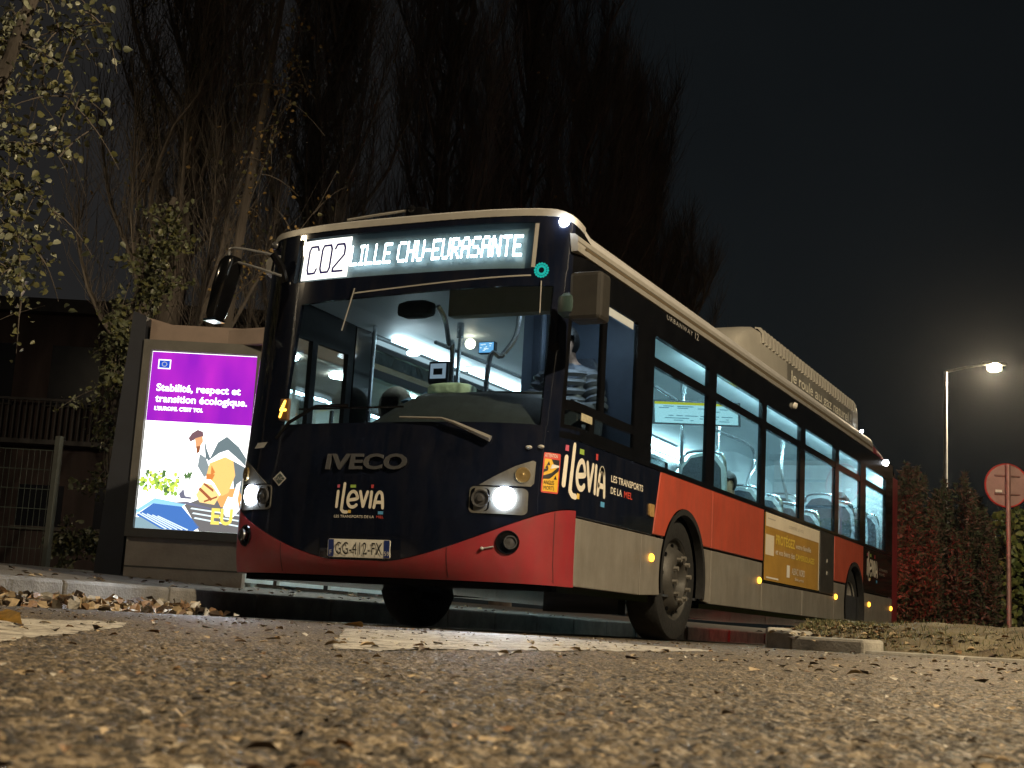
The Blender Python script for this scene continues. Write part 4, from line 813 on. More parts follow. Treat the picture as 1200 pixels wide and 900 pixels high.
for sg in (1, -1):
    mb = MB(); mb.prism([(1.66, .35), (2.1, .35), (2.1, 1.05), (3.3, 1.05), (3.3, .35), (8.33, .35), (8.33, 1.05), (9.53, 1.05), (9.53, .35), (11.4, .35), (11.4, 1.26), (1.66, 1.26)], lambda a, b, t: (sg * t, a, b), 1.19, 1.205); mb.build('side_lining', IG, bus)
mb = MB(); mb.box(-1.2, 1.2, 11.2, 11.25, .6, 2.45); mb.build('rear_lining', IW, bus)
# engine tower in the far rear corner with rounded moulding
mb = MB(); rbox(mb, (-.75, 10.2, 1.5), (.5, 1.0, .95), .4); mb.build('engine_tower', IW, bus, smooth=True)
mb = MB(); rbox(mb, (-.9, 8.9, 1.3), (.28, .65, .25), .4); mb.build('wheel_box', IG, bus, smooth=True)
for x in (.9, -.9): mb = MB(); rbox(mb, (x, 2.72, 1.12), (.28, .62, .12), .4); mb.build('wheel_box', IG, bus, smooth=True)
# seats
def seat(x, y, zf, face=1):
    s = MB(); rbox(s, (0, .02 * face, .45), (.215, .22, .05), .5); prof_ = []
    n = 18
    pts = [(-.215, .45), (-.225, .8), (-.2, 1.02), (-.12, 1.12), (0, 1.14), (.12, 1.12), (.2, 1.02), (.225, .8), (.215, .45)]
    s.prism(pts, lambda a, b, t: (a, face * (.2 + (b - .45) * .13 + t), b), 0, .05); s.tube([(0, .05 * face, 0), (0, .05 * face, .42)], .05, 8)
    o = s.build('seat', SEATS, bus, smooth=True, loc=(x, y, zf))
    c = MB(); c.prism([(a * .84, .5 + (b - .45) * .88) for a, b in pts], lambda a, b, t: (a, face * (.2 + (b - .45) * .13 + t), b), -.035, -.002); c.prism([(-.19, -.17), (.19, -.17), (.19, .17), (-.19, .17)], lambda a, b, t: (a, b, .5 + t), 0, .03); c.build('seat_cushion', SEATF, o)
    h = MB(); h.tube(smooth_path([(-.2, .235 * face + .08 * face, .98), (-.15, .29 * face, 1.14), (.15, .29 * face, 1.14), (.2, .235 * face + .08 * face, .98)], 4), .014, 6); h.build('seat_handle', POLE, o, smooth=True)
for y, zf in ((5.0, .34), (5.8, .34), (6.6, .34), (7.4, .34), (8.3, .62), (9.15, .62), (9.95, .62), (10.7, .62)):
    for x in (.92, .45): seat(x, y, zf)
for y, zf in ((4.2, .34), (5.0, .34), (7.5, .34)):
    for x in (-.92,): seat(x, y, zf)
seat(.95, 3.75, .5); seat(-.95, 3.4, .6)
# handrails
mb = MB()
mb.tube(smooth_path([(.5, 2.5, 2.22), (.5, 3.6, 2.24), (.5, 4.2, 2.23), (.5, 5.0, 2.18), (.5, 5.5, 2.12), (.5, 6.3, 2.13), (.5, 6.9, 2.14), (.5, 7.2, 2.08), (.5, 7.2, 1.9), (.5, 6.95, 1.65), (.5, 6.9, .6)], 5), .018, 8)
hr = mb.build('handrail', POLE, bus, smooth=True)
for x, y in ((.5, 4.75), (.5, 5.9), (.5, 8.4), (-.5, 4.6), (-.5, 6.3), (-.45, 2.0), (-.6, 8.0), (.3, 3.3)):
    mb = MB(); mb.tube(smooth_path([(x, y, 2.42), (x, y, 2.0), (x + (.06 if y == 8.4 else 0), y + (.1 if y in (8.4, 4.6) else 0), 1.5), (x, y, .36)], 5), .0175, 8); mb.tube([(x, y, 2.42), (x, y, 2.30)], .03, 8); mb.build('grab_pole', POLE, bus, smooth=True)
mb = MB(); mb.tube(smooth_path([(-.5, 1.7, 2.2), (-.5, 4, 2.22), (-.5, 7.5, 2.2)], 6), .0175, 8); mb.build('handrail', POLE, bus, smooth=True)
mb = MB(); mb.tube([(-1.12, 1.75, 1.5), (-.55, 1.9, 1.52)], .0175, 8); mb.tube([(-1.1, 1.75, .36), (-1.1, 1.75, 2.4)], .0175, 8); mb.build('handrail', POLE, bus, smooth=True)
for y in (3.6, 5.6, 7.6):
    mb = MB(); mb.tube([(.5, y, 2.22), (.5, y, 2.12)], .008, 6); mb.box(.492, .508, y - .035, y + .035, 1.98, 2.12); mb.build('hanging_strap', mat('strap_ochre', (.32, .25, .12), .6, noise=.2), bus)
# route display, flat backlit panel hung across
def quadfn(A_, B_, C_): 
    A_, B_, C_ = Vector(A_), Vector(B_), Vector(C_); U = B_ - A_; V_ = C_ - A_; N = U.cross(V_).normalized()
    return lambda a, b, o: A_ + U * a + V_ * b + N * o
RD = quadfn((.5, 4.0, 1.915), (1.12, 4.5, 1.955), (.5, 3.97, 2.10))
mb = MB().prism([(-.03, -.08), (1.03, -.08), (1.03, 1.08), (-.03, 1.08)], RD, -.03, 0); rd = mb.build('route_display', IDK, bus)
mb = MB(); mb.add([RD(a, b, .002) for a, b in ((0, 0), (1, 0), (1, 1), (0, 1))], [(0, 1, 2, 3)]); mb.build('display_screen', emis('screen_cyan', (.62, .93, 1.0), 1.15), rd, fix=False)
mb = MB(); mb.add([RD(a, b, .003) for a, b in ((0, .88), (1, .88), (1, 1), (0, 1))], [(0, 1, 2, 3)]); mb.build('display_header', emis('screen_yellow', (.95, .8, .05), .9), rd, fix=False)
mb = MB(); rg = random.Random(4)
for i in range(34): 
    a = rg.uniform(.03, .85); b = rg.choice([.12, .22, .34, .46, .58, .70, .78]); L = rg.uniform(.03, .14); mb.add([RD(a, b, .003), RD(a + L, b, .003), RD(a + L, b + .035, .003), RD(a, b + .035, .003)], [(0, 1, 2, 3)])
mb.build('display_print', emis('screen_blue', (.15, .42, .62), .6), rd, fix=False)
# hanging monitor and small clock screen near the front
def screen(c, w, h, name, col, st):
    mb = MB(); mb.box(c[0] - w, c[0] + w, c[1], c[1] + .05, c[2] - h, c[2] + h); s_ = mb.build(name, IDK, bus, bevel=.008)
    mb = MB(); mb.add([(c[0] - w * .88, c[1] - .003, c[2] - h * .85), (c[0] + w * .88, c[1] - .003, c[2] - h * .85), (c[0] + w * .88, c[1] - .003, c[2] + h * .85), (c[0] - w * .88, c[1] - .003, c[2] + h * .85)], [(0, 1, 2, 3)]); mb.build('monitor_screen', emis(name + '_glow', col, st), s_)
    return s_
m_ = screen((-.31, 2.2, 2.255), .075, .05, 'stop_monitor', (.20, .55, .95), 1.2)
mb = MB(); rg = random.Random(2)
for i in range(12): 
    a = rg.uniform(-.06, .03); b = rg.uniform(-.035, .03); mb.box(-.31 + a, -.31 + a + rg.uniform(.008, .03), 2.1955, 2.1965, 2.255 + b, 2.255 + b + .007)
mb.build('monitor_print', emis('monitor_white', (.9, 1, 1), 1.5), m_)
mb = MB(); mb.ball((0, 0, 0), .045, 8); mb.build('cabin_spot', emis('warm_spot', (1, .86, .6), 9), bus, smooth=True, loc=(-.62, 2.5, 2.36))
mb = MB(); mb.ball((0, 0, 0), .04, 8, sc=(1.6, 1, .7)); mb.build('door_light', emis('door_white', (.9, .97, 1), 14), bus, smooth=True, loc=(-.9, 2.05, 2.20))
# ticket validator near the door
mb = MB(); mb.box(-.58, -.40, 1.75, 1.83, 1.88, 2.06); va = mb.build('ticket_machine', IDK, bus, bevel=.012)
mb = MB(); mb.add([(-.56, 1.747, 1.92), (-.42, 1.747, 1.92), (-.42, 1.747, 2.04), (-.56, 1.747, 2.04)], [(0, 1, 2, 3)]); mb.build('machine_screen', emis('machine_pale', (.6, .75, .9), .45), va)
mb = MB(); text(mb, 'XX', .06, lambda a, b, o: (-.545 + a, 1.744 - o, 1.94 + b), 0, 0, 0) if False else mb.box(-.53, -.45, 1.744, 1.7455, 1.95, 2.0); mb.build('machine_print', IDK, va)
# interior front mirror and its arm
mb = MB(); rbox(mb, (-.02, .55, 2.17), (.14, .05, .06), .5); im = mb.build('cabin_mirror', IDK, bus, smooth=True)
mb = MB(); mb.tube(smooth_path([(.12, .6, 2.2), (.13, .7, 2.12), (.06, .9, 2.0), (.04, 1.0, 1.9), (.04, 1.0, .5)], 5), .018, 8); mb.build('grab_pole', POLE, bus, smooth=True)
mb = MB(); mb.tube(smooth_path([(.46, 1.2, 2.3), (.44, 1.2, 2.1), (.36, 1.15, 1.95), (.28, 1.1, 1.85), (.27, 1.1, .6)], 5), .02, 8); mb.build('grab_pole', POLE, bus, smooth=True)
# driver's cab partition and door
mb = MB(); mb.box(.28, 1.19, 1.78, 1.83, .35, 2.42); mb.build('cab_wall', mat('cab_blue_grey', (.075, .095, .13), .55, noise=.15), bus)
mb = MB(); mb.box(.30, .34, .95, 1.78, .35, 1.42); mb.build('cab_door', IG, bus, bevel=.01)
mb = MB(); mb.box(.28, .36, 1.66, 1.78, 1.42, 2.4); mb.tube([(.47, 1.6, 1.4), (.47, 1.6, 2.35)], .022, 8); mb.build('cab_post', mat('cab_post_blue', (.16, .2, .27), .4, noise=.1), bus)
mb = MB(); mb.box(-.25, .20, 1.9, 1.93, 1.15, 1.78); mb.build('screen_panel', mat('panel_pale_blue', (.42, .48, .58), .5, noise=.08), bus, bevel=.02)
# dashboard
def dash():
    mb = MB(); secs = []
    for x, zt in ((-1.12, 1.27), (-.3, 1.29), (-.12, 1.33), (.02, 1.50), (.15, 1.555), (.6, 1.56), (1.0, 1.55), (1.15, 1.53)):
        y0 = F(max(-1.1, min(1.1, x)), 1.3)[1] + .04
        secs.append([(x, y0, 1.26), (x, y0 + .02, 1.30 if zt > 1.4 else 1.27), (x, y0 + .22 if zt > 1.4 else y0 + .2, zt - .05), (x, y0 + .34, zt), (x, y0 + .50, zt - .01), (x, y0 + .55, zt - .25), (x, y0 + .55, .4)])
    n = 7; mb.add([v for s in secs for v in s], [(j * n + i, (j + 1) * n + i, (j + 1) * n + i + 1, j * n + i + 1) for j in range(len(secs) - 1) for i in range(n - 1)])
    d = mb.build('dashboard', mat('dash_grey', (.045, .046, .046), .55, noise=.2, nscale=12), bus, smooth=True)
    mb = MB(); mb.tube([(0.06, .62, 1.50), (.2, .62, 1.565), (.6, .62, 1.572), (.98, .62, 1.56)], .022, 8); mb.build('dash_rim', IDK, d, smooth=True)
    mb = MB(); mb.lathe([(.22, 0), (.235, .012), (.22, .024), (.205, .012), (.22, 0)], (.72, .95, 1.42), (0, .5, .85), 32); mb.tube([(.72, .95, 1.42), (.72, .85, 1.2)], .03, 8); mb.tube([(.51, .95, 1.42), (.93, .95, 1.42)], .015, 6); mb.build('steering_wheel', IDK, d, smooth=True)
dash()
mb = MB(); rbox(mb, (.74, 1.47, 1.32), (.24, .24, .06), .5); rbox(mb, (.74, 1.70, 1.68), (.20, .05, .34), .5); mb.tube([(.74, 1.5, .35), (.74, 1.5, 1.3)], .09, 12); ds = mb.build('driver_seat', SEATF, bus, smooth=True)

# ------------------------------------------------------------------ things and people in the bus
mb = MB(); rbox(mb, (0, 0, 0), (.17, .11, .05), .7, 28, 10); o = mb.build('cushion', mat('pale_green_cloth', (.58, .70, .50), .9, noise=.15, nscale=20, bump=.6, bscale=18), smooth=True, loc=(.22, .70, 1.615)); tag(o, 'pale green soft cushion lying on the bus dashboard top', 'cushion')
def cloth(name, label, loc, seed, size):
    rg_ = np.random.RandomState(seed); n = 24; a = np.linspace(-1, 1, n); A_, B_ = np.meshgrid(a, a, indexing='ij')
    Z = .07 * np.exp(-1.6 * (A_ ** 2 + B_ ** 2)) + .02 * np.sin(5 * A_ + 3 * B_ + 1) * np.exp(-A_ ** 2) + .012 * np.sin(9 * B_ - 4 * A_)
    mb = MB(); mb.add(np.stack([A_ * size[0] * (1 + .1 * np.sin(4 * B_)), B_ * size[1], Z], -1).reshape(-1, 3).tolist(), [(i * n + j, (i + 1) * n + j, (i + 1) * n + j + 1, i * n + j + 1) for i in range(n - 1) for j in range(n - 1)])
    o = mb.build(name, mat('blue_cloth', (.16, .30, .50), .9, noise=.2, nscale=15), smooth=True, loc=loc); tag(o, label, 'cloth'); return o
cloth('cloth', 'crumpled light blue cloth beside the pale green cushion', (.03, .66, 1.515), 1, (.12, .12))
def person(name, label, verts, edges, radii, m_body, root=0):
    me = bpy.data.meshes.new(name); me.from_pydata(verts, edges, []); o = bpy.data.objects.new(name, me); COL.objects.link(o)
    sk = o.modifiers.new('skin', 'SKIN'); sk.use_smooth_shade = True; o.modifiers.new('sub', 'SUBSURF').levels = 2
    for i, r_ in enumerate(radii): me.skin_vertices[0].data[i].radius = r_ if isinstance(r_, tuple) else (r_, r_)
    me.skin_vertices[0].data[root].use_root = True
    dg = bpy.context.evaluated_depsgraph_get(); nm = bpy.data.meshes.new_from_object(o.evaluated_get(dg)); o.modifiers.clear(); o.data = nm; bpy.data.meshes.remove(me); nm.name = name
    nm.materials.clear(); nm.materials.append(m_body); return tag(o, label, 'person')
SKIN = mat('skin', (.38, .23, .16), .55, noise=.12, nscale=25)
def seated(x, y, zs, face, label, coat, hair, s=1.0, mask=False):
    """seated figure on a seat top at height zs, facing -Y if face = -1"""
    f = face; H = lambda a, b, c: (x + a * s, y + f * b * s, zs + c * s)
    V_ = [H(0, 0, .10), H(0, -.03, .30), H(0, -.04, .50), H(0, -.02, .58), H(0, .02, .66), H(0, .03, .78), H(-.18, -.03, .48), H(-.25, .02, .24), H(-.14, .26, .20), H(.18, -.03, .48), H(.25, .02, .24), H(.14, .26, .20), H(-.1, .2, .09), H(-.11, .44, .06), H(-.11, .46, -.38), H(-.11, .58, -.43), H(.1, .2, .09), H(.11, .44, .06), H(.11, .46, -.38), H(.11, .58, -.43)]
    E_ = [(0, 1), (1, 2), (2, 3), (3, 4), (4, 5), (2, 6), (6, 7), (7, 8), (2, 9), (9, 10), (10, 11), (0, 12), (12, 13), (13, 14), (14, 15), (0, 16), (16, 17), (17, 18), (18, 19)]
    Rr = [(.17, .13), (.17, .12), (.17, .11), (.06, .06), (.075, .09), (.06, .075), .075, .058, .045, .075, .058, .045, .095, .075, .055, .045, .095, .075, .055, .045]
    Rr = [tuple(q * s for q in r_) if isinstance(r_, tuple) else r_ * s for r_ in Rr]
    p_ = person('person', label, V_, E_, Rr, SKIN)
    hx, hy, hz = H(0, .025, .72)
    # clothing: coat shell follows the body mesh, trousers too
    me = p_.data; n_ = len(me.vertices); me.materials.append(coat); me.materials.append(mat('dark_trousers', (.015, .016, .02), .85, noise=.2)); 
    idx = []
    for pl in me.polygons:
        c = pl.center; dz = (c.z - zs) / s
        idx.append(0 if dz > .57 or (f * (c.y - y) / s > .24 and dz > .13) else (2 if dz < .13 and f * (c.y - y) / s > .05 else 1))
    me.polygons.foreach_set('material_index', idx)
    mb = MB(); mb.ball((hx, hy - f * .012 * s, hz + .02 * s), .105 * s, 12, sc=(.88, 1.0, 1.12)); hr_ = mb
    # hair cap: open towards the face
    keep = [i for i, fc in enumerate(mb.f) if not (sum(f * (mb.v[k][1] - hy) for k in fc) / len(fc) > .035 * s and sum(mb.v[k][2] for k in fc) / len(fc) < hz + .06 * s)]
    mb.f = [mb.f[i] for i in keep]; mb.m = [0] * len(mb.f); mb.build('hair', hair, p_, smooth=True, fix=False)
    fm = MB(); fm.ball((hx, hy + f * .098 * s, hz - .015 * s), .016 * s, 6, sc=(.8, 1, 1.5))
    fm.build('nose', SKIN, p_, smooth=True)
    for sg in (-1, 1): em = MB(); em.ball((hx + sg * .03 * s, hy + f * .083 * s, hz + .022 * s), .010 * s, 6); em.build('eye', mat('eye_dark', (.02, .015, .012), .2, noise=.1), p_, smooth=True)
    return p_
HAIR = mat('dark_hair', (.012, .010, .009), .6, noise=.3, nscale=40)
drv = seated(.74, 1.45, 1.36, -1, 'bus driver seated at the wheel in a quilted grey jacket, dark silhouette', mat('quilted_jacket', (.12, .13, .16), .5, noise=.15, nscale=10), HAIR)
mb = MB()
for k in range(7): 
    z = 1.46 + k * .065; mb.lathe([(.185, -.024), (.205, 0), (.185, .024)], (0, 0, z), (0, 0, 1), 28)
mb.v = [(.74 + v[0] * 1.0, 1.47 + v[1] * .78, v[2]) for v in mb.v]
for sg in (-1, 1):
    for k in range(5):
        a = Vector((.74 + sg * .19, 1.48, 1.82)); b = Vector((.74 + sg * .26, 1.43, 1.60)); p_ = a.lerp(b, k / 4); mb.lathe([(.07, -.022), (.085, 0), (.07, .022)], p_, b - a, 16)
mb.build('puffer_jacket', MATS['quilted_jacket'], drv, smooth=True)
pas = seated(.86, 9.98 - .06, .62 + .47, -1, 'passenger in dark clothes with long dark hair sitting by a rear side window', mat('dark_coat', (.018, .02, .026), .8, noise=.2), HAIR)
mb = MB(); mb.prism([(-.11, .30), (.11, .30), (.12, .66), (.08, .80), (-.08, .80), (-.12, .66)], lambda a, b, t: (.86 + a, 9.92 + .075 + t, 1.09 + b), 0, .05); mb.build('long_hair', HAIR, pas, bevel=.03)
seated(.90, 4.97, .34 + .47, -1, 'passenger in a black coat seated low behind the first large side window', mat('black_coat', (.02, .02, .022), .8, noise=.2), HAIR, .92)
# hooded passenger standing at the door
V_ = [(0, 0, .78), (0, .02, 1.0), (0, .02, 1.20), (0, .0, 1.28), (0, -.03, 1.36), (0, -.02, 1.46), (-.17, .02, 1.17), (-.22, 0, .95), (-.18, -.14, .78), (.17, .02, 1.17), (.22, 0, .95), (.18, -.14, .78), (-.1, 0, .70), (-.11, 0, .40), (-.11, .02, .07), (-.11, -.1, .03), (.1, 0, .70), (.11, 0, .40), (.11, .02, .07), (.11, -.1, .03)]
E_ = [(0, 1), (1, 2), (2, 3), (3, 4), (4, 5), (2, 6), (6, 7), (7, 8), (2, 9), (9, 10), (10, 11), (0, 12), (12, 13), (13, 14), (14, 15), (0, 16), (16, 17), (17, 18), (18, 19)]
hp = person('person', 'passenger in a beige hooded coat standing inside the bus entrance', [(-1.0 + a, 2.02 + b, .345 + c) for a, b, c in V_], E_, [(.16, .13), (.16, .12), (.16, .11), .06, (.075, .085), (.06, .07), .075, .06, .045, .075, .06, .045, .09, .07, .055, .045, .09, .07, .055, .045], mat('dark_body_tone', (.02, .018, .016), .8, noise=.2))  # one near-black tone over face and body alike
mb = MB(); c0 = (-1.0, 2.0, .345 + 1.39); mb.ball(c0, .15, 14, sc=(.86, .95, 1.12))
keep = [i for i, fc in enumerate(mb.f) if not (sum(mb.v[k][1] - c0[1] for k in fc) / len(fc) < -.085 and abs(sum(mb.v[k][0] - c0[0] for k in fc) / len(fc)) < .085 and sum(mb.v[k][2] for k in fc) / len(fc) < c0[2] + .07)]
mb.f = [mb.f[i] for i in keep]; mb.m = [0] * len(mb.f)
mb.lathe([(.10, .0), (.17, -.08), (.20, -.25), (.21, -.6)], (c0[0], c0[1] + .02, c0[2] - .10), (0, 0, 1), 24)
h_ = mb.build('hooded_coat', mat('beige_coat', (.40, .34, .25), .85, noise=.15, nscale=20, bump=.3), hp, smooth=True, fix=False); h_.modifiers.new('s', 'SOLIDIFY').thickness = .012

# ================================================================== STREET
# ---- street lamps
LP = emis('lamp_glow', (1.0, .80, .48), 60)
def street_lamp(loc, rotz, label, h, reach, energy, group='street lamps'):
    r_ = empty('street_lamp', loc, label, 'street lamp', group, rotz)
    mb = MB(); mb.tube([(0, 0, -.05), (0, 0, .9), (0, 0, 1.0), (0, 0, h)], [.10, .095, .075, .05], 14); mb.build('pole', mat('galvanised', (.32, .33, .34), .45, metal=.7, noise=.2, nscale=6), r_, smooth=True)
    mb = MB(); mb.tube([(0, 0, h - .02), (reach * .5, 0, h + .14), (reach, 0, h + .26)], [.04, .034, .03], 10); mb.build('arm', MATS['galvanised'], r_, smooth=True)
    mb = MB(); rbox(mb, (reach + .28, 0, h + .30), (.36, .13, .065), .6); hd = mb.build('lamp_head', mat('lamp_shell', (.2, .2, .2), .5, noise=.1), r_, smooth=True)
    mb = MB(); rbox(mb, (reach + .28, 0, h + .20), (.20, .15, .13), .8); mb.build('lamp_glass', LP, hd, smooth=True)
    l_ = bpy.data.lights.new('lamp_light', 'SPOT'); l_.energy = energy; l_.color = (1.0, .80, .52); l_.spot_size = rad(178); l_.spot_blend = .15; l_.shadow_soft_size = .12
    lo_ = bpy.data.objects.new('lamp_light', l_); COL.objects.link(lo_); lo_.parent = r_; lo_.location = (reach + .28, 0, h + .05)
    return r_
street_lamp((-1.4, 33.8, .2), 0.45, 'tall grey street lamp, lit, rising behind the conifers to the right of the bus', 7.95, 1.15, 9000)
street_lamp((10.5, -3.6, .1), 2.85, 'lit grey street lamp standing across the road from the bus front', 7.4, 1.0, 10500)
street_lamp((-12.0, -6.0, .36), 0.3, 'lit grey street lamp on the pavement down the road from the advert panel', 7.4, 1.0, 1900)

# ---- no-entry sign seen from behind
sg_ = empty('road_sign', (2.46, 13.7, .15), 'round road sign seen from behind on a thin post, coloured as lit red', 'road sign')
mb = MB(); mb.tube([(0, 0, 0), (0, 0, 2.63)], .035, 12); mb.build('post', mat('post_red_lit', (.36, .20, .18), .5, metal=.4, noise=.2), sg_, smooth=True)  # red light is mixed into the post colour, bracket too
mb = MB(); a0 = Vector((-.43, .88, 0)).normalized(); mb.lathe([(.305, -.004), (.318, -.014), (.328, .0), (.328, .02), (.305, .014)], Vector((0, 0, 2.33)) + a0 * .05, a0, 48); mb.build('rim', mat('rim_red', (.55, .06, .05), .4, noise=.1), sg_, smooth=True); mb = MB(); mb.lathe([(.001, .0), (.306, .0), (.306, .012), (.001, .012)], Vector((0, 0, 2.33)) + a0 * .05, a0, 48); mb.build('sign_disc', mat('sign_back_red_lit', (.34, .20, .18), .5, metal=.3, noise=.15), sg_, smooth=True)  # disc back carries the red light in its colour
mb = MB(); rv = Vector((.88, .43, 0))
for z in (2.2, 2.47): mb.tube([Vector((0, 0, z)) - rv * .19 + a0 * .035, Vector((0, 0, z)) + rv * .19 + a0 * .035], .014, 6)
mb.build('bracket', MATS['post_red_lit'], sg_)
mb = MB(); o_ = Vector((0, 0, 2.20)) - rv * .13 + a0 * .03; mb.add([o_ + rv * a + Vector((0, 0, b)) for a, b in ((-.05, .02), (.05, .02), (.05, .06), (-.05, .06))], [(0, 1, 2, 3)]); mb.build('maker_label', WHITE, sg_)

# ---- advert kiosk and shelter
KN = Vector((-.43, .885, 0)); KR = Vector((.9007, .4345, 0)); KO = Vector((-4.28, 2.68, .31))
KF = lambda a, b, o: KO + KR * a + Vector((0, 0, b)) - KN * o     # o towards the viewer
kio = empty('advert_panel', KO, 'backlit poster panel with violet top and white photo on a concrete plinth', 'advertising panel')
def kb(mb, pts, o0, o1, mi=0): mb.prism(pts, lambda a, b, t: KF(a, b, t) - KO, o0, o1, mi); return mb
W_ = 1.18
mb = MB(); fo_, fi = [(0.0, .37), (W_, .37), (W_, 2.27), (0, 2.27)], [(.075, .45), (W_ - .075, .45), (W_ - .075, 2.17), (.075, 2.17)]
for i in range(4): 
    j = (i + 1) % 4; kb(mb, [fo_[i], fo_[j], fi[j], fi[i]], -.12, .05)
mb.build('frame', mat('kiosk_frame', (.11, .105, .095), .5, noise=.15), kio)
kb(MB(), [(W_ - .012, .38), (W_ + .012, .38), (W_ + .012, 2.26), (W_ - .012, 2.26)], .0, .058).build('frame_edge', ALU, kio)
mb = MB(); kb(mb, [(.02, -.15), (W_ - .04, -.15), (W_ - .04, .369), (.02, .369)], -.14, .02); mb.build('plinth', mat('plinth_beige', (.42, .36, .31), .75, noise=.15, nscale=3, bump=.2), kio)
kb(MB(), [(.02, .085), (W_ - .04, .085), (W_ - .04, .10), (.02, .10)], .01, .0225).build('plinth_joint', MATS['kiosk_frame'], kio)
PA, PB, PC, PD = .08, W_ - .08, .455, 2.165; PW, PH = PB - PA, PD - PC
G = lambda a, b, o: KF(PA + a * PW, PC + b * PH, .0 + o) - KO
kb(MB(), [(PA, PC), (PB, PC), (PB, PD), (PA, PD)], -.02, -.001).build('light_box', mat('lightbox', (.5, .5, .5), .5, noise=.05), kio)
def pq(mb, pts, o, mi=0): mb.add([G(a, b, o) for a, b in pts], [tuple(range(len(pts)))], mi)
ps = emis('poster_white', (1.0, 1.0, .97), 2.4)
mb = MB(); pq(mb, [(0, 0), (1, 0), (1, 1), (0, 1)], .0); pst = mb.build('poster', ps, kio, fix=False)
vio = bpy.data.materials.new('poster_violet'); vio.use_nodes = True; n_ = vio.node_tree.nodes; l_ = vio.node_tree.links; n_.clear(); oo = n_.new('ShaderNodeOutputMaterial'); ee = n_.new('ShaderNodeEmission'); tt = n_.new('ShaderNodeTexCoord'); nz = n_.new('ShaderNodeTexNoise'); nz.inputs['Scale'].default_value = 3.0; mp = n_.new('ShaderNodeMapping'); mp.inputs['Scale'].default_value = (1, 1, .35); rr = n_.new('ShaderNodeValToRGB')
l_.new(tt.outputs['Object'], mp.inputs[0]); l_.new(mp.outputs[0], nz.inputs['Vector']); l_.new(nz.outputs['Fac'], rr.inputs[0]); rr.color_ramp.elements[0].position = .35; rr.color_ramp.elements[0].color = (.42, .02, .72, 1); rr.color_ramp.elements[1].position = .65; rr.color_ramp.elements[1].color = (.72, .035, .80, 1); l_.new(rr.outputs[0], ee.inputs[0]); ee.inputs[1].default_value = .85; l_.new(ee.outputs[0], oo.inputs[0])
mb = MB(); pq(mb, [(0.003, .603), (.997, .603), (.997, .997), (.003, .997)], .002); mb.build('poster_band', vio, pst, fix=False)
EM = {}
def PE(name, pts_list, col, st=1.0, o=.004, **k):
    mb = MB()
    for p_ in pts_list: pq(mb, p_, o)
    return mb.build(name, emis('poster_' + name, col, st * 1.2), pst, fix=False)
GT = lambda a, b, o: G(a, b, o)
for tx_, h_, z_, w_ in (('Stabilité, respect et', .040, .775, .80), ('transition écologique.', .040, .712, .87), ("L'EUROPE, C'EST TOI.", .020, .665, .46)):
    mb = MB(); text(mb, tx_, h_, GT, .07, z_, .004, width=w_, bold=.0016); mb.build('poster_title', emis('poster_title_white', (1, 1, 1), 2.2), pst, fix=False)
mb = MB(); text(mb, 'EU', .085, GT, .70, .045, .007, width=.20, bold=.004); mb.build('poster_initials', emis('poster_gold', (1.0, .80, .16), 1.2), pst, fix=False)
PE('flag_edge', [[(.065, .90), (.185, .90), (.185, .955), (.065, .955)]], (1, .9, 1), 1.6); PE('flag_field', [[(.075, .906), (.175, .906), (.175, .949), (.075, .949)]], (.02, .08, .55), 1.0, .005)
mb = MB()
for k in range(12):
    a = 2 * PI * k / 12; cx, cz = .125 + .022 * math.cos(a), .9275 + .0125 * math.sin(a); pq(mb, [(cx + .0045 * math.cos(b), cz + .0027 * math.sin(b)) for b in [2 * PI * i / 6 for i in range(6)]], .006)
mb.build('flag_stars', emis('poster_star', (.85, .85, .6), 1.0), pst, fix=False)
# photo on the poster: worker kneeling on solar panels, foliage at the left
rg = random.Random(9); gl = [[], [], []]
for i in range(130):
    cx = rg.uniform(.02, .36) ; cz = .245 + rg.gauss(0, .022) + (.02 if cx < .2 else 0); r_ = rg.uniform(.006, .018); gl[rg.randrange(3)].append([(cx + r_ * 1.5 * math.cos(b) * rg.uniform(.5, 1), cz + r_ * math.sin(b) * rg.uniform(.5, 1)) for b in [2 * PI * i_ / 7 for i_ in range(7)]])
for i in range(26):
    cx = rg.choice([.06, .09, .16, .22, .42, .46]); gl[0].append([(cx + rg.uniform(-.02, .03), .31 + rg.uniform(-.02, .03)), (cx + rg.uniform(.0, .03), .30 + rg.uniform(-.02, .03)), (cx + rg.uniform(-.02, .03), .29 + rg.uniform(-.02, .03))])
PE('foliage_dark', gl[0], (.10, .20, .06), 1.0, .004); PE('foliage_mid', gl[1], (.32, .55, .08), 1.0, .0045); PE('foliage_lime', gl[2], (.7, .85, .12), 1.0, .005)
PE('panel_blue', [[(0, .07), (.15, .14), (.42, .13), (.60, .02), (.55, 0), (.25, 0)]], (.08, .22, .62), .9, .004); PE('panel_sky', [[(0, .10), (.16, .17), (.45, .145), (.42, .13), (.15, .14), (0, .075)]], (.35, .72, 1.0), 1.0, .0045); PE('panel_grey', [[(.44, .14), (.62, .19), (1, .165), (1, 0), (.60, 0)]], (.20, .19, .19), .9, .004); PE('panel_slate', [[(0, 0), (.25, 0), (.05, .06), (0, .06)]], (.28, .42, .48), 1, .0042)
PE('panel_line', [[(0 + .05 * i, .085 - .004 * i), (.006 + .05 * i, .09 - .004 * i), (.30 + .05 * i, .005), (.29 + .05 * i, .0)] for i in range(5)] + [[(.5 + .02 * i, .12 - .026 * i), (.51 + .02 * i, .128 - .026 * i), (1, .10 - .03 * i), (1, .092 - .03 * i)] for i in range(3)], (.8, .95, 1), 1.1, .006)
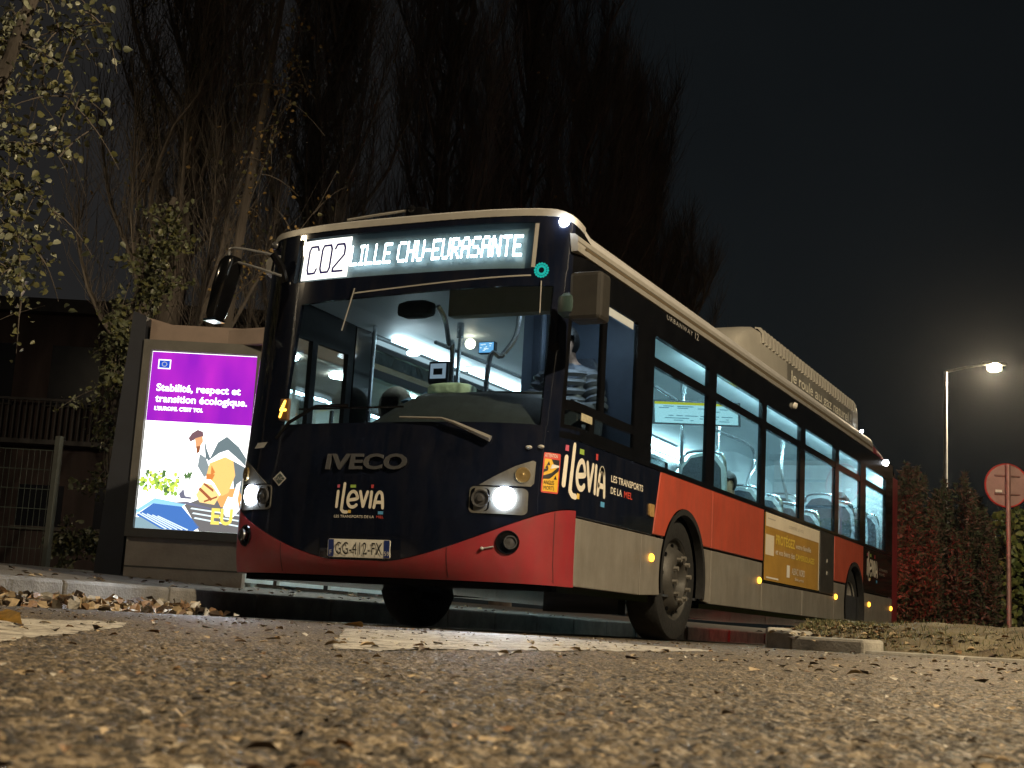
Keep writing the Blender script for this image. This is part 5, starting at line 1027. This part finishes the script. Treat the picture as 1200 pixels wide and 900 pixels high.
PE('helmet', [[(.42, .515), (.45, .545), (.50, .565), (.55, .555), (.56, .53), (.50, .515), (.44, .495)]], (.22, .12, .14), .9, .005); PE('face', [[(.48, .515), (.55, .53), (.56, .50), (.53, .465), (.50, .46)]], (.85, .42, .20), 1, .0055); PE('beard', [[(.50, .47), (.54, .475), (.535, .44), (.51, .43)]], (.35, .12, .05), .9, .006)
PE('shirt', [[(.56, .54), (.60, .46), (.62, .39), (.72, .44), (.80, .46), (.93, .40), (1, .36), (1, .40), (.90, .48), (.78, .535), (.70, .50), (.64, .41), (.60, .40)]], (.18, .24, .26), .9, .005); PE('vest', [[(.54, .43), (.60, .41), (.66, .33), (.60, .30), (.53, .36)]], (.30, .36, .38), .9, .0055); PE('trousers', [[(.86, .40), (1, .36), (1, .22), (.93, .18), (.88, .26)]], (.20, .24, .26), .9, .0052)
PE('arm', [[(.64, .38), (.78, .42), (.86, .40), (.89, .32), (.84, .22), (.78, .20), (.70, .27), (.62, .31)]], (1.0, .62, .20), 1.05, .006); PE('arm_shade', [[(.62, .32), (.70, .32), (.68, .29), (.62, .29)], [(.66, .37), (.70, .33), (.66, .31)]], (.75, .25, .06), 1, .0065); PE('glove', [[(.54, .20), (.60, .27), (.68, .26), (.76, .20), (.72, .15), (.58, .16)]], (1.0, .70, .28), 1.1, .0062); PE('glove_line', [[(.56, .23), (.68, .17), (.70, .18), (.57, .245)], [(.60, .26), (.70, .22), (.70, .235), (.61, .27)], [(.62, .16), (.74, .19), (.74, .20), (.62, .17)]], (.4, .12, .05), 1, .007); PE('orange_bag', [[(.80, .24), (.93, .25), (.97, .20), (.95, .14), (.78, .14), (.74, .18)]], (1.0, .45, .15), 1, .0058)
PE('tool', [[(.38, .20), (.42, .23), (.44, .19), (.50, .185), (.50, .175), (.40, .175)], [(.33, .15), (.46, .16), (.70, .13), (.70, .12), (.46, .145)]], (.20, .20, .28), .9, .006); PE('white_hand', [[(.80, .13), (.84, .20), (.93, .19), (.96, .13), (.90, .085), (.83, .09)], [(.88, .18), (.91, .27), (.95, .29), (.93, .18)]], (1, 1, 1), 1.6, .0068)

sh = empty('bus_shelter', (-3.4, 4.5, .28), 'bus shelter with brown roof beam and pale lit back wall behind the bus', 'bus shelter')
def sb(name, m, bx, parent=sh, bev=.0):
    mb = MB()
    for b in bx: mb.box(b[0] + 3.4, b[1] + 3.4, b[2] - 4.5, b[3] - 4.5, b[4] - .28, b[5] - .28)
    return mb.build(name, m, parent, bevel=bev)
FASC = mat('fascia_brown', (.22, .165, .135), .6, noise=.12, nscale=3)
sb('roof', FASC, [(-4.55, -3.0, 3.05, 7.5, 2.57, 2.74)], bev=.015)
sb('back_wall', mat('frosted_wall', (.70, .74, .68), .6, noise=.1, nscale=2), [(-4.45, -4.41, 3.3, 7.4, .40, 2.56)])
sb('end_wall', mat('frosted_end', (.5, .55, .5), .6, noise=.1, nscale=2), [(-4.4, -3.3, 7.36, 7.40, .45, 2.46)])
for yy in (3.6, 5.5, 7.3): sb('post', mat('shelter_post', (.22, .23, .23), .4, metal=.6, noise=.1), [(-4.40, -4.30, yy, yy + .09, .2, 2.56)])
sb('bench', mat('bench_pale', (.5, .5, .46), .5, noise=.1), [(-4.25, -3.9, 3.9, 7.0, .72, .77), (-4.12, -4.05, 4.4, 4.5, .2, .72), (-4.12, -4.05, 6.4, 6.5, .2, .72)])
for y_ in (3.55, 4.6, 5.9): MB().lathe([(.001, .0), (.13, .0), (.14, .02), (.001, .03)], (-3.25 + 3.4, y_ - 4.5, 2.535 - .28), (0, 0, 1), 20).build('ceiling_lamp', emis('shelter_lamp', (.90, 1.0, .92), 95), sh, smooth=True)
for y0_, y1_ in ((3.7, 4.5), (4.62, 5.45), (5.6, 6.9)): sb('low_panel', mat('rail_white', (.75, .76, .72), .5, noise=.08), [(-3.88, -3.84, y0_, y1_, .33, .56)])
mb = MB(); text(mb, 'Eurasanté', .09, lambda a, b, o: (.405 + o, a, b), -.2, 2.27, .003); mb.build('stop_name', WHITE, sh, fix=False)
# tall dark end post and header beside the kiosk
sp_ = empty('shelter_pillar', KO, 'tall dark slab standing left of the backlit poster panel', 'pillar')
mb = MB(); kb(mb, [(-.27, -.2), (-.005, -.2), (-.005, 2.50), (-.14, 2.55)], -.20, .02); mb.build('slab', mat('slab_dark', (.022, .024, .032), .5, noise=.3, nscale=2), sp_)
mb = MB(); kb(mb, [(-.14, 2.28), (.40, 2.28), (.40, 2.42), (-.14, 2.55)], -.34, -.16); kb(mb, [(.03, 2.28), (1.22, 2.28), (1.22, 2.44), (.03, 2.44)], -.155, -.03); mb.build('header_beam', FASC, sp_)

# ---- mesh fence behind, left
def fence():
    f_ = empty('mesh_fence', (-5.6, 3.05, .3), 'dark welded mesh fence with grey posts left of the advert panel', 'fence')
    d = Vector((-.9, -.43, 0)).normalized(); L = 6.0; mb = MB()
    for i in range(int(L / .06)):
        p_ = d * (i * .06); mb.tube([p_ + Vector((0, 0, .02)), p_ + Vector((0, 0, 1.25))], .0028, 3, caps=False)
    for k in range(7): 
        z = .05 + k * .2; mb.tube([Vector((0, 0, z)), d * L + Vector((0, 0, z))], .004, 3, caps=False)
    mb.build('wire_mesh', mat('fence_green', (.03, .04, .035), .5, metal=.3, noise=.2), f_)
    for t in (0, 2.5, 5.0):
        mb = MB(); p_ = d * t; mb.box(p_.x - .03, p_.x + .03, p_.y - .03, p_.y + .03, -.1, 1.40); mb.build('post', mat('fence_post', (.055, .06, .055), .5, metal=.3, noise=.2), f_)
fence()

# ---- far house at the left
hs = empty('apartment_building', (-17.5, 15, 0), 'dim pinkish apartment house with dark windows far behind the fence', 'building')
d1 = Vector((.9, .43, 0)).normalized(); nr = Vector((.43, -.9, 0)).normalized(); HF = lambda a, b, o: d1 * a + Vector((0, 0, b)) + nr * o
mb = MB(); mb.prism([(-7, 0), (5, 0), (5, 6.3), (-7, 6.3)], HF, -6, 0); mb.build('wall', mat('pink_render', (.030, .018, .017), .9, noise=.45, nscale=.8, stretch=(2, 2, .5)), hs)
mb = MB(); mb.prism([(-7.3, 6.3), (5.3, 6.3), (5.3, 6.6), (-7.3, 6.6)], HF, -6.2, .3); mb.build('roof', mat('roof_dark', (.04, .035, .035), .8, noise=.2), hs)
for (x0, x1, z0, z1) in ((-1.9, -1.0, 4.3, 5.6), (-.2, .9, 4.3, 5.6), (1.9, 2.9, 4.3, 5.6), (-2.2, -1.3, 1.6, 2.5), (-.6, .4, 1.6, 2.5), (1.1, 2.3, 1.6, 2.5), (3.2, 4.0, 1.6, 2.5), (-4.4, -3.4, 4.3, 5.6), (-4.4, -3.4, 1.6, 2.5)):
    w_ = MB().prism([(x0, z0), (x1, z0), (x1, z1), (x0, z1)], HF, -.05, .01).build('window', mat('window_dark', (.008, .008, .012), .15, noise=.2), hs)
    MB().prism([(x0 - .06, z0 - .08), (x1 + .06, z0 - .08), (x1 + .06, z0), (x0 - .06, z0)], HF, -.02, .1).build('sill', mat('sill_grey', (.05, .043, .04), .8, noise=.1), w_)
mb = MB(); 
for i in range(26): x = -2.2 + i * .13; mb.prism([(x, 3.45), (x + .03, 3.45), (x + .03, 4.3), (x, 4.3)], HF, .35, .38)
mb.prism([(-2.3, 4.3), (1.3, 4.3), (1.3, 4.35), (-2.3, 4.35)], HF, .33, .4); mb.prism([(-2.3, 3.35), (1.3, 3.35), (1.3, 3.45), (-2.3, 3.45)], HF, .0, .42); mb.build('balcony', mat('balcony_grey', (.04, .036, .036), .7, noise=.1), hs)
bh = empty('pale_house', (4.6, 27, 0), 'small pale building glimpsed between the conifer and the road sign', 'building')
mb = MB(); mb.box(-2.5, 2.5, 0, 5, 0, 4.6); mb.build('wall', mat('pale_render', (.5, .42, .36), .8, noise=.1), bh); mb = MB(); mb.box(-2.6, 2.6, -.15, 5.1, 4.6, 4.75); mb.box(-2.52, 2.52, -.04, 0, 4.05, 4.12); mb.box(-2.52, 2.52, -.04, 0, 3.4, 3.47); mb.build('roof', mat('roof_dark', (.04, .035, .035)), bh)

# ------------------------------------------------------------------ trees
def np_mesh(name, co, faces, mats, parent, mi=None, smooth=False):
    me = bpy.data.meshes.new(name); co = np.asarray(co, dtype=np.float32); faces = np.asarray(faces, dtype=np.int32); k = faces.shape[1]
    me.vertices.add(len(co)); me.vertices.foreach_set('co', co.ravel()); me.loops.add(faces.size); me.loops.foreach_set('vertex_index', faces.ravel()); me.polygons.add(len(faces)); me.polygons.foreach_set('loop_start', np.arange(0, faces.size, k, dtype=np.int32))
    for m in mats: me.materials.append(m)
    if mi is not None: me.polygons.foreach_set('material_index', np.asarray(mi, dtype=np.int32))
    me.update(); me.validate()
    o = bpy.data.objects.new(name, me); COL.objects.link(o); o.parent = parent
    if smooth: me.polygons.foreach_set('use_smooth', [True] * len(me.polygons))
    return o
def leaf_cloud(name, centers, size, mats, parent, rng, droop=.4):
    """one bent diamond leaf per centre"""
    n = len(centers); c = np.asarray(centers); a = rng.uniform(0, 2 * PI, n); t = rng.uniform(-1.2, .3, n); s = size * rng.uniform(.45, 1.35, n)
    d = np.stack([np.cos(a) * np.cos(t), np.sin(a) * np.cos(t), np.sin(t)], -1); r = rng.normal(size=(n, 3)); w = np.cross(d, r); w /= np.linalg.norm(w, axis=1)[:, None]; nn = np.cross(d, w)
    S_ = s[:, None]; p0 = c - d * S_ * .5; p1 = c - d * S_ * .28 + w * S_ * .34 + nn * S_ * .10; p2 = c + d * S_ * .12 + w * S_ * .33 + nn * S_ * .12; p3 = c + d * S_ * .58 - nn * S_ * .08; p4 = c + d * S_ * .12 - w * S_ * .33 + nn * S_ * .12; p5 = c - d * S_ * .28 - w * S_ * .34 + nn * S_ * .10
    co = np.stack([p0, p1, p2, p3, p4, p5], 1).reshape(-1, 3); i = np.arange(n)[:, None] * 6
    f = np.concatenate([np.concatenate([i, i + 1, i + 2, i + 3], 1), np.concatenate([i, i + 3, i + 4, i + 5], 1)]); m_ = rng.randint(0, len(mats), n)
    return np_mesh(name, co, f, mats, parent, np.concatenate([m_, m_]))
def twigs(paths, r0, r1):
    """3-sided tapered tubes; paths: n x k x 3"""
    P_ = np.asarray(paths, dtype=np.float64); n, k, _ = P_.shape; d = np.gradient(P_, axis=1); d /= np.linalg.norm(d, axis=2, keepdims=True) + 1e-9
    ref = np.array([.31, .95, .02]); a = np.cross(d, ref); a /= np.linalg.norm(a, axis=2, keepdims=True) + 1e-9; b = np.cross(d, a)
    r = (np.asarray(r0).reshape(-1, 1) + (np.asarray(r1).reshape(-1, 1) - np.asarray(r0).reshape(-1, 1)) * np.linspace(0, 1, k)[None, :])[..., None]
    rings = np.stack([P_ + r * (a * math.cos(t) + b * math.sin(t)) for t in (0, 2 * PI / 3, 4 * PI / 3)], 2)
    base = (np.arange(n)[:, None] * k + np.arange(k - 1)[None, :]) * 3; base = base.reshape(-1); f = []
    for s in range(3): f.append(np.stack([base + s, base + (s + 1) % 3, base + 3 + (s + 1) % 3, base + 3 + s], -1))
    return rings.reshape(-1, 3), np.concatenate(f)
BARK = mat('poplar_bark', (.07, .057, .047), .9, noise=.4, nscale=5, bump=.8, bscale=14, stretch=(1, 1, .25))
TWIG = mat('twig_brown', (.115, .095, .078), .85, noise=.3, nscale=3)
LEAFM = [mat('leaf_olive', (.10, .10, .035), .45, noise=.3, nscale=9), mat('leaf_yellow_green', (.13, .125, .05), .45, noise=.3, nscale=9), mat('leaf_dull', (.085, .095, .05), .5, noise=.3, nscale=9), mat('leaf_gold', (.27, .17, .05), .5, noise=.3, nscale=9)]
def poplar(loc, H, seed, label, crown_r=1.5, ntw=2600, leaves=0, base=1.6):
    rng = np.random.RandomState(seed); r_ = empty('poplar_tree', loc, label, 'tree', 'poplars behind the bus stop')
    mb = MB(); pts = [(rng.normal() * .04 * i, rng.normal() * .04 * i, H * i / 9) for i in range(9)]; mb.tube([(0, 0, -.2)] + pts, [.34] + [max(.03, .26 * (1 - i / 8.6)) for i in range(9)], 12); mb.build('trunk', BARK, r_, smooth=True)
    nl = 70; L = []
    for i in range(nl):
        h0 = base + (H * .78 - base) * (i / nl) ** 1.1; a = rng.uniform(0, 2 * PI); R_ = crown_r * rng.uniform(.35, 1.0) * (1 - .75 * (h0 / H) ** 1.5); ln = min(H * .97 - h0, rng.uniform(2.5, 5.0) * (1 - .4 * h0 / H)); t = np.linspace(0, 1, 7)
        rr_ = R_ * (1 - np.exp(-3.2 * t)); wob = np.cumsum(rng.normal(size=(2, 7)) * .07, axis=1) * t; x = rr_ * np.cos(a + .5 * rng.normal() * t) + wob[0]; y = rr_ * np.sin(a + .5 * rng.normal() * t) + wob[1]; L.append(np.stack([x, y, h0 + ln * (t ** .85)], -1))
    L = np.array(L); co1, f1 = twigs(L, rng.uniform(.03, .075, nl), np.full(nl, .008))
    # twigs from limbs, nearly upright
    li = rng.randint(0, nl, ntw); tt_ = rng.uniform(.12, 1, ntw) * 5.99; i0 = tt_.astype(int); fr = (tt_ - i0)[:, None]; st = L[li, i0] * (1 - fr) + L[li, np.minimum(i0 + 1, 6)] * fr
    a = rng.uniform(0, 2 * PI, ntw); ln = rng.uniform(.35, 1.7, ntw) ; sp = rng.uniform(.05, .62, ntw) ** 1.1; t = np.linspace(0, 1, 4)[None, :, None]; ou = np.stack([np.cos(a), np.sin(a), np.zeros(ntw)], -1)
    pth = st[:, None, :] + ou[:, None, :] * (sp * ln)[:, None, None] * (t ** .7) + np.array([0, 0, 1.0]) * (ln[:, None, None] * t) + rng.normal(size=(ntw, 4, 3)) * .10 * t
    co2, f2 = twigs(pth, rng.uniform(.0035, .0075, ntw), np.full(ntw, .0025))
    np_mesh('crown', np.concatenate([co1, co2]), np.concatenate([f1, f2 + len(co1)]), [TWIG], r_)
    if leaves:
        k = rng.randint(0, ntw, leaves); hh = pth[k, rng.randint(1, 4, leaves)] + rng.normal(size=(leaves, 3)) * .05; hh = hh[hh[:, 2] < H * .72]
        leaf_cloud('leaves', hh, .055, LEAFM, r_, rng)
    return r_
pop = [poplar((-8.0, 7.4, .3), 17, 1, 'nearest poplar, its thick trunk rising behind the advert panel', 1.8, 7500, 1500, 2.2), poplar((-8.3, 11.3, .3), 18, 2, 'second poplar of the row, upright bare twigs with a few golden leaves', 1.9, 7500, 900, 2.0), poplar((-8.2, 15.2, .3), 18, 3, 'third poplar of the row behind the bus roof', 1.9, 7500, 250)]
labs = ['fourth poplar of the row, dark upright twigs', 'fifth poplar of the row above the bus sign', 'sixth poplar of the row above the bus corner marker', 'last tall poplar of the row against the open sky', 'shortest poplar at the far right end of the row']
for i, (xx, yy, sc_) in enumerate([(-8.4, 19.2, 1.03), (-8.6, 23.2, .98), (-9.2, 27, 1.0), (-9.8, 31, .98), (-9.6, 34, .80)]): dup(pop[(i + 1) % 3], (xx, yy, .3), 1.3 * i + .7, labs[i], (1, 1, sc_))
# golden leaf cluster with side shoots on the first poplars
rng = np.random.RandomState(77)
def leafy(name, label, trunk, spine, nleaf, spread, size, mats_, seed, extra=None):
    rng = np.random.RandomState(seed); o = Vector(trunk[0]); r_ = empty(name, o, label, 'tree')
    mb = MB(); mb.tube([Vector(p_) - o for p_ in smooth_path(trunk, 5)], [.10 * (1 - .7 * i / (5 * (len(trunk) - 1))) * 1.0 for i in range(5 * (len(trunk) - 1) + 1)], 10); mb.build('trunk', BARK, r_, smooth=True)
    C_ = []; TW = []
    for sp in spine:
        pt = np.array([tuple(v) for v in smooth_path(sp, 6)]); 
        for q in range(12): 
            i0 = rng.randint(0, len(pt) - 3); off = rng.normal(size=3) * spread * .7; base_ = pt[i0]; TW.append(np.array([base_ + off * t + np.array([0, 0, .18 * t - .3 * t * t]) * spread * 2 for t in np.linspace(0, 1, 5)]))
        TW.append(np.array([pt[int(v)] for v in np.linspace(0, len(pt) - 1, 5)]))
    TW = np.array(TW)
    per = nleaf // len(TW)
    for tw in TW: 
        k = rng.uniform(0.2, 3.99, per); i0 = k.astype(int); fr = (k - i0)[:, None]; C_.append(tw[i0] * (1 - fr) + tw[i0 + 1] * fr + rng.normal(size=(per, 3)) * spread * .22)
    co, f = twigs(TW - np.array(o), np.full(len(TW), .009), np.full(len(TW), .004)); np_mesh('branches', co, f, [TWIG], r_)
    leaf_cloud('leaves', np.concatenate(C_) - np.array(o), size, mats_, r_, rng); return r_
leafy('leafy_tree', 'near tree at the upper left with lit olive green leaves on thin branches', [(-3.95, -.35, .2), (-3.95, -.3, 2.0), (-3.8, -.1, 3.4), (-3.68, 0, 4.1), (-3.42, 0, 4.8), (-3.2, .1, 5.6)],
      [[(-3.6, 0, 4.4), (-3.4, .1, 4.5), (-3.0, .25, 4.6), (-2.85, .3, 4.6)], [(-3.7, 0, 3.9), (-3.45, .15, 4.1), (-3.2, .3, 4.0), (-3.15, .3, 3.85)], [(-3.8, -.05, 3.4), (-3.6, .1, 3.6), (-3.35, .3, 3.6), (-3.2, .35, 3.4)], [(-3.85, -.1, 3.0), (-3.6, .1, 3.25), (-3.4, .3, 3.2), (-3.25, .4, 3.0)], [(-3.9, -.2, 2.7), (-3.7, .1, 2.9), (-3.5, .3, 2.85), (-3.35, .4, 2.65)], [(-3.9, -.2, 2.4), (-3.75, .1, 2.65), (-3.6, .3, 2.6), (-3.5, .35, 2.45)], [(-3.7, 0, 4.4), (-3.9, .1, 4.6), (-3.6, .2, 4.9), (-3.3, .2, 4.95)]],
      1900, .30, .060, [LEAFM[0], LEAFM[1], LEAFM[2], mat('leaf_pale', (.25, .26, .18), .4, noise=.2, nscale=9)], 21)
leafy('leafy_shoots', 'slim leafy young tree with dull green leaves just left of the advert panel', [(-5.75, 4.25, .3), (-5.8, 4.1, 1.5), (-5.75, 4.0, 2.8), (-5.5, 3.95, 3.6), (-5.2, 3.95, 4.5)],
      [[(-5.75, 4, 1.2), (-5.85, 3.95, 1.8), (-5.8, 3.9, 2.4), (-5.75, 3.85, 2.9)], [(-5.75, 3.9, 2.4), (-5.7, 3.85, 3.0), (-5.6, 3.8, 3.5), (-5.3, 3.85, 4.0)], [(-5.5, 3.9, 3.2), (-5.3, 3.9, 3.7), (-5.15, 3.9, 4.1), (-5.0, 3.9, 4.4)], [(-5.8, 4.1, .6), (-6.0, 4.0, .75), (-6.2, 3.95, .7), (-6.3, 3.9, .55)], [(-5.5, 3.9, 2.6), (-5.4, 3.9, 3.1), (-5.3, 3.9, 3.4), (-5.15, 3.9, 3.6)]],
      3000, .26, .062, [LEAFM[2], LEAFM[2], LEAFM[0]], 22)
leafy('golden_leaf_tree', 'slender tree holding a clump of golden brown leaves above the left mirror', [(-6.3, 6.6, .3), (-6.35, 6.5, 2.5), (-6.2, 6.4, 4.5), (-5.95, 6.35, 6.5), (-5.7, 6.3, 8.6)],
      [[(-6.1, 6.4, 5.2), (-5.85, 6.4, 5.9), (-5.7, 6.4, 6.5), (-5.65, 6.4, 7.2)], [(-5.95, 6.4, 6.2), (-5.7, 6.4, 6.8), (-5.55, 6.35, 7.3), (-5.5, 6.3, 7.9)], [(-6.2, 6.4, 4.0), (-5.7, 6.5, 4.5), (-5.2, 6.6, 5.1), (-4.95, 6.7, 5.7)]],
      330, .42, .055, [LEAFM[3], LEAFM[3], LEAFM[1]], 23)
leafy('bare_tree', 'thin dark bare tree in front of the pale sky gap at upper left', [(-9.0, 4.0, .3), (-9.1, 4.2, 2.6), (-8.7, 4.1, 4.2), (-8.6, 4.2, 6.0), (-8.8, 4.2, 8.5)],
      [[(-9.0, 4.2, 3.0), (-8.4, 4.3, 4.2), (-8.0, 4.4, 5.6), (-7.9, 4.5, 7.2)], [(-8.8, 4.1, 4.0), (-9.4, 4.0, 5.2), (-9.9, 4.0, 6.6), (-10.0, 4.0, 8.0)], [(-9, 4.1, 2.6), (-9.9, 3.8, 3.2), (-10.8, 3.6, 3.4), (-11.5, 3.5, 3.2)], [(-8.7, 4.2, 5), (-8.3, 4.2, 6.2), (-8.2, 4.3, 7.4), (-8.4, 4.3, 8.6)]],
      90, .9, .05, [LEAFM[2]], 24)
# ---- conifers and hedge
def conifer(loc, H, R_, seed, label, n=34000):
    rng = np.random.RandomState(seed); r_ = empty('conifer', loc, label, 'shrub', 'conifers behind the bus')
    mb = MB(); mb.tube([(0, 0, -.1), (0, 0, H * .6)], [.09, .03], 8); mb.build('trunk', BARK, r_, smooth=True)
    # many upright plumes
    npl = 46; C_ = []; D_ = []; S2 = []
    for i in range(npl):
        a = rng.uniform(0, 2 * PI); q = math.sqrt(rng.uniform(0, 1)); top = H * (1 - .46 * q ** 2.6) * rng.uniform(.90, 1.0); k = n // npl; t = rng.uniform(.03, 1, k) ** .8
        rad_ = R_ * q * np.minimum(1, .62 + .7 * t) * (1 - .12 * t); pr2 = .30 * np.sqrt(np.clip(1 - t, .02, 1)) * R_
        b = rng.uniform(0, 2 * PI, k); rr_ = pr2 * np.sqrt(rng.uniform(0, 1, k)); x = rad_ * math.cos(a) + rr_ * np.cos(b); y = rad_ * math.sin(a) + rr_ * np.sin(b); C_.append(np.stack([x, y, t * top], -1)); ou = np.stack([np.cos(b) * 1.0 + math.cos(a) * .6, np.sin(b) * 1.0 + math.sin(a) * .6, np.full(k, .45)], -1) + rng.normal(size=(k, 3)) * .95; D_.append(ou)
    c = np.concatenate(C_); d = np.concatenate(D_); d /= np.linalg.norm(d, axis=1)[:, None]; m_ = len(c); w = np.cross(d, rng.normal(size=(m_, 3))); w /= np.linalg.norm(w, axis=1)[:, None]; s = rng.uniform(.035, .085, m_)[:, None]
    co = np.stack([c - d * s * .4, c + w * s * .22, c + d * s, c - w * s * .22], 1).reshape(-1, 3); i = np.arange(m_)[:, None] * 4; f = np.concatenate([i, i + 1, i + 2, i + 3], 1)
    np_mesh('crown', co, f, [mat('conifer_green', (.040, .052, .022), .7, noise=.4, nscale=5), mat('conifer_brown', (.085, .05, .035), .7, noise=.3, nscale=5)], r_, rng.randint(0, 2, m_)); return r_
conifer((1.06, 13.55, .1), 2.8, .66, 31, 'dark bushy conifer directly behind the bus rear, reddish low down')
conifer((1.72, 13.85, .1), 2.62, .70, 32, 'second dark conifer between the bus conifer and the road sign')
def hedge():
    r_ = empty('hedge', (4.2, 17.5, .1), 'broad leafy green hedge lit from above behind the road sign', 'hedge'); rng = np.random.RandomState(41); n = 16000
    d = Vector((.9, .43, 0)).normalized(); t = rng.uniform(-2.6, 6, n); z = rng.uniform(0, 1, n) ** .8 * 2.25; top = 2.05 + .18 * np.sin(t * 2.3) + .1 * np.sin(t * 5.1 + 1); z = z / 2.25 * top; dep = -.35 + .35 * rng.uniform(0, 1, n) ** .5 * np.sign(rng.uniform(-1, 1, n)) + .12 * np.sin(t * 3 + z * 4)
    c = np.stack([d.x * t - d.y * dep * -1 * -1, d.y * t + d.x * dep, z], -1); lc = leaf_cloud('foliage', c, .11, [mat('hedge_leaf', (.11, .15, .045), .45, noise=.3, nscale=8), mat('hedge_leaf_pale', (.18, .20, .06), .45, noise=.3, nscale=8)], r_, rng)
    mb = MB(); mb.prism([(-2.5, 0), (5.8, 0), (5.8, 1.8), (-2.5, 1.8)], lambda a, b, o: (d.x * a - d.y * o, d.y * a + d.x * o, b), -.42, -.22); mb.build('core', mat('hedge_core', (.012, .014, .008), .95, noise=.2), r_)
hedge()

# ---- thin haze added to stand in for lens glow round the lamps
mb = MB(); mb.box(-34, 30, -24, 60, -1.2, 30); h_o = mb.build('haze', [])
hm = bpy.data.materials.new('lamp_halo_haze'); hm.use_nodes = True; hn = hm.node_tree.nodes; hn.clear(); ho = hn.new('ShaderNodeOutputMaterial'); hv = hn.new('ShaderNodeVolumePrincipled')
hv.inputs['Color'].default_value = (.85, .88, .92, 1); hv.inputs['Density'].default_value = 0.00011; hv.inputs['Anisotropy'].default_value = 0.92
hm.node_tree.links.new(hv.outputs[0], ho.inputs['Volume']); h_o.data.materials.append(hm); tag(h_o, 'thin haze added to give the lamps a faint halo', 'haze', kind='stuff')
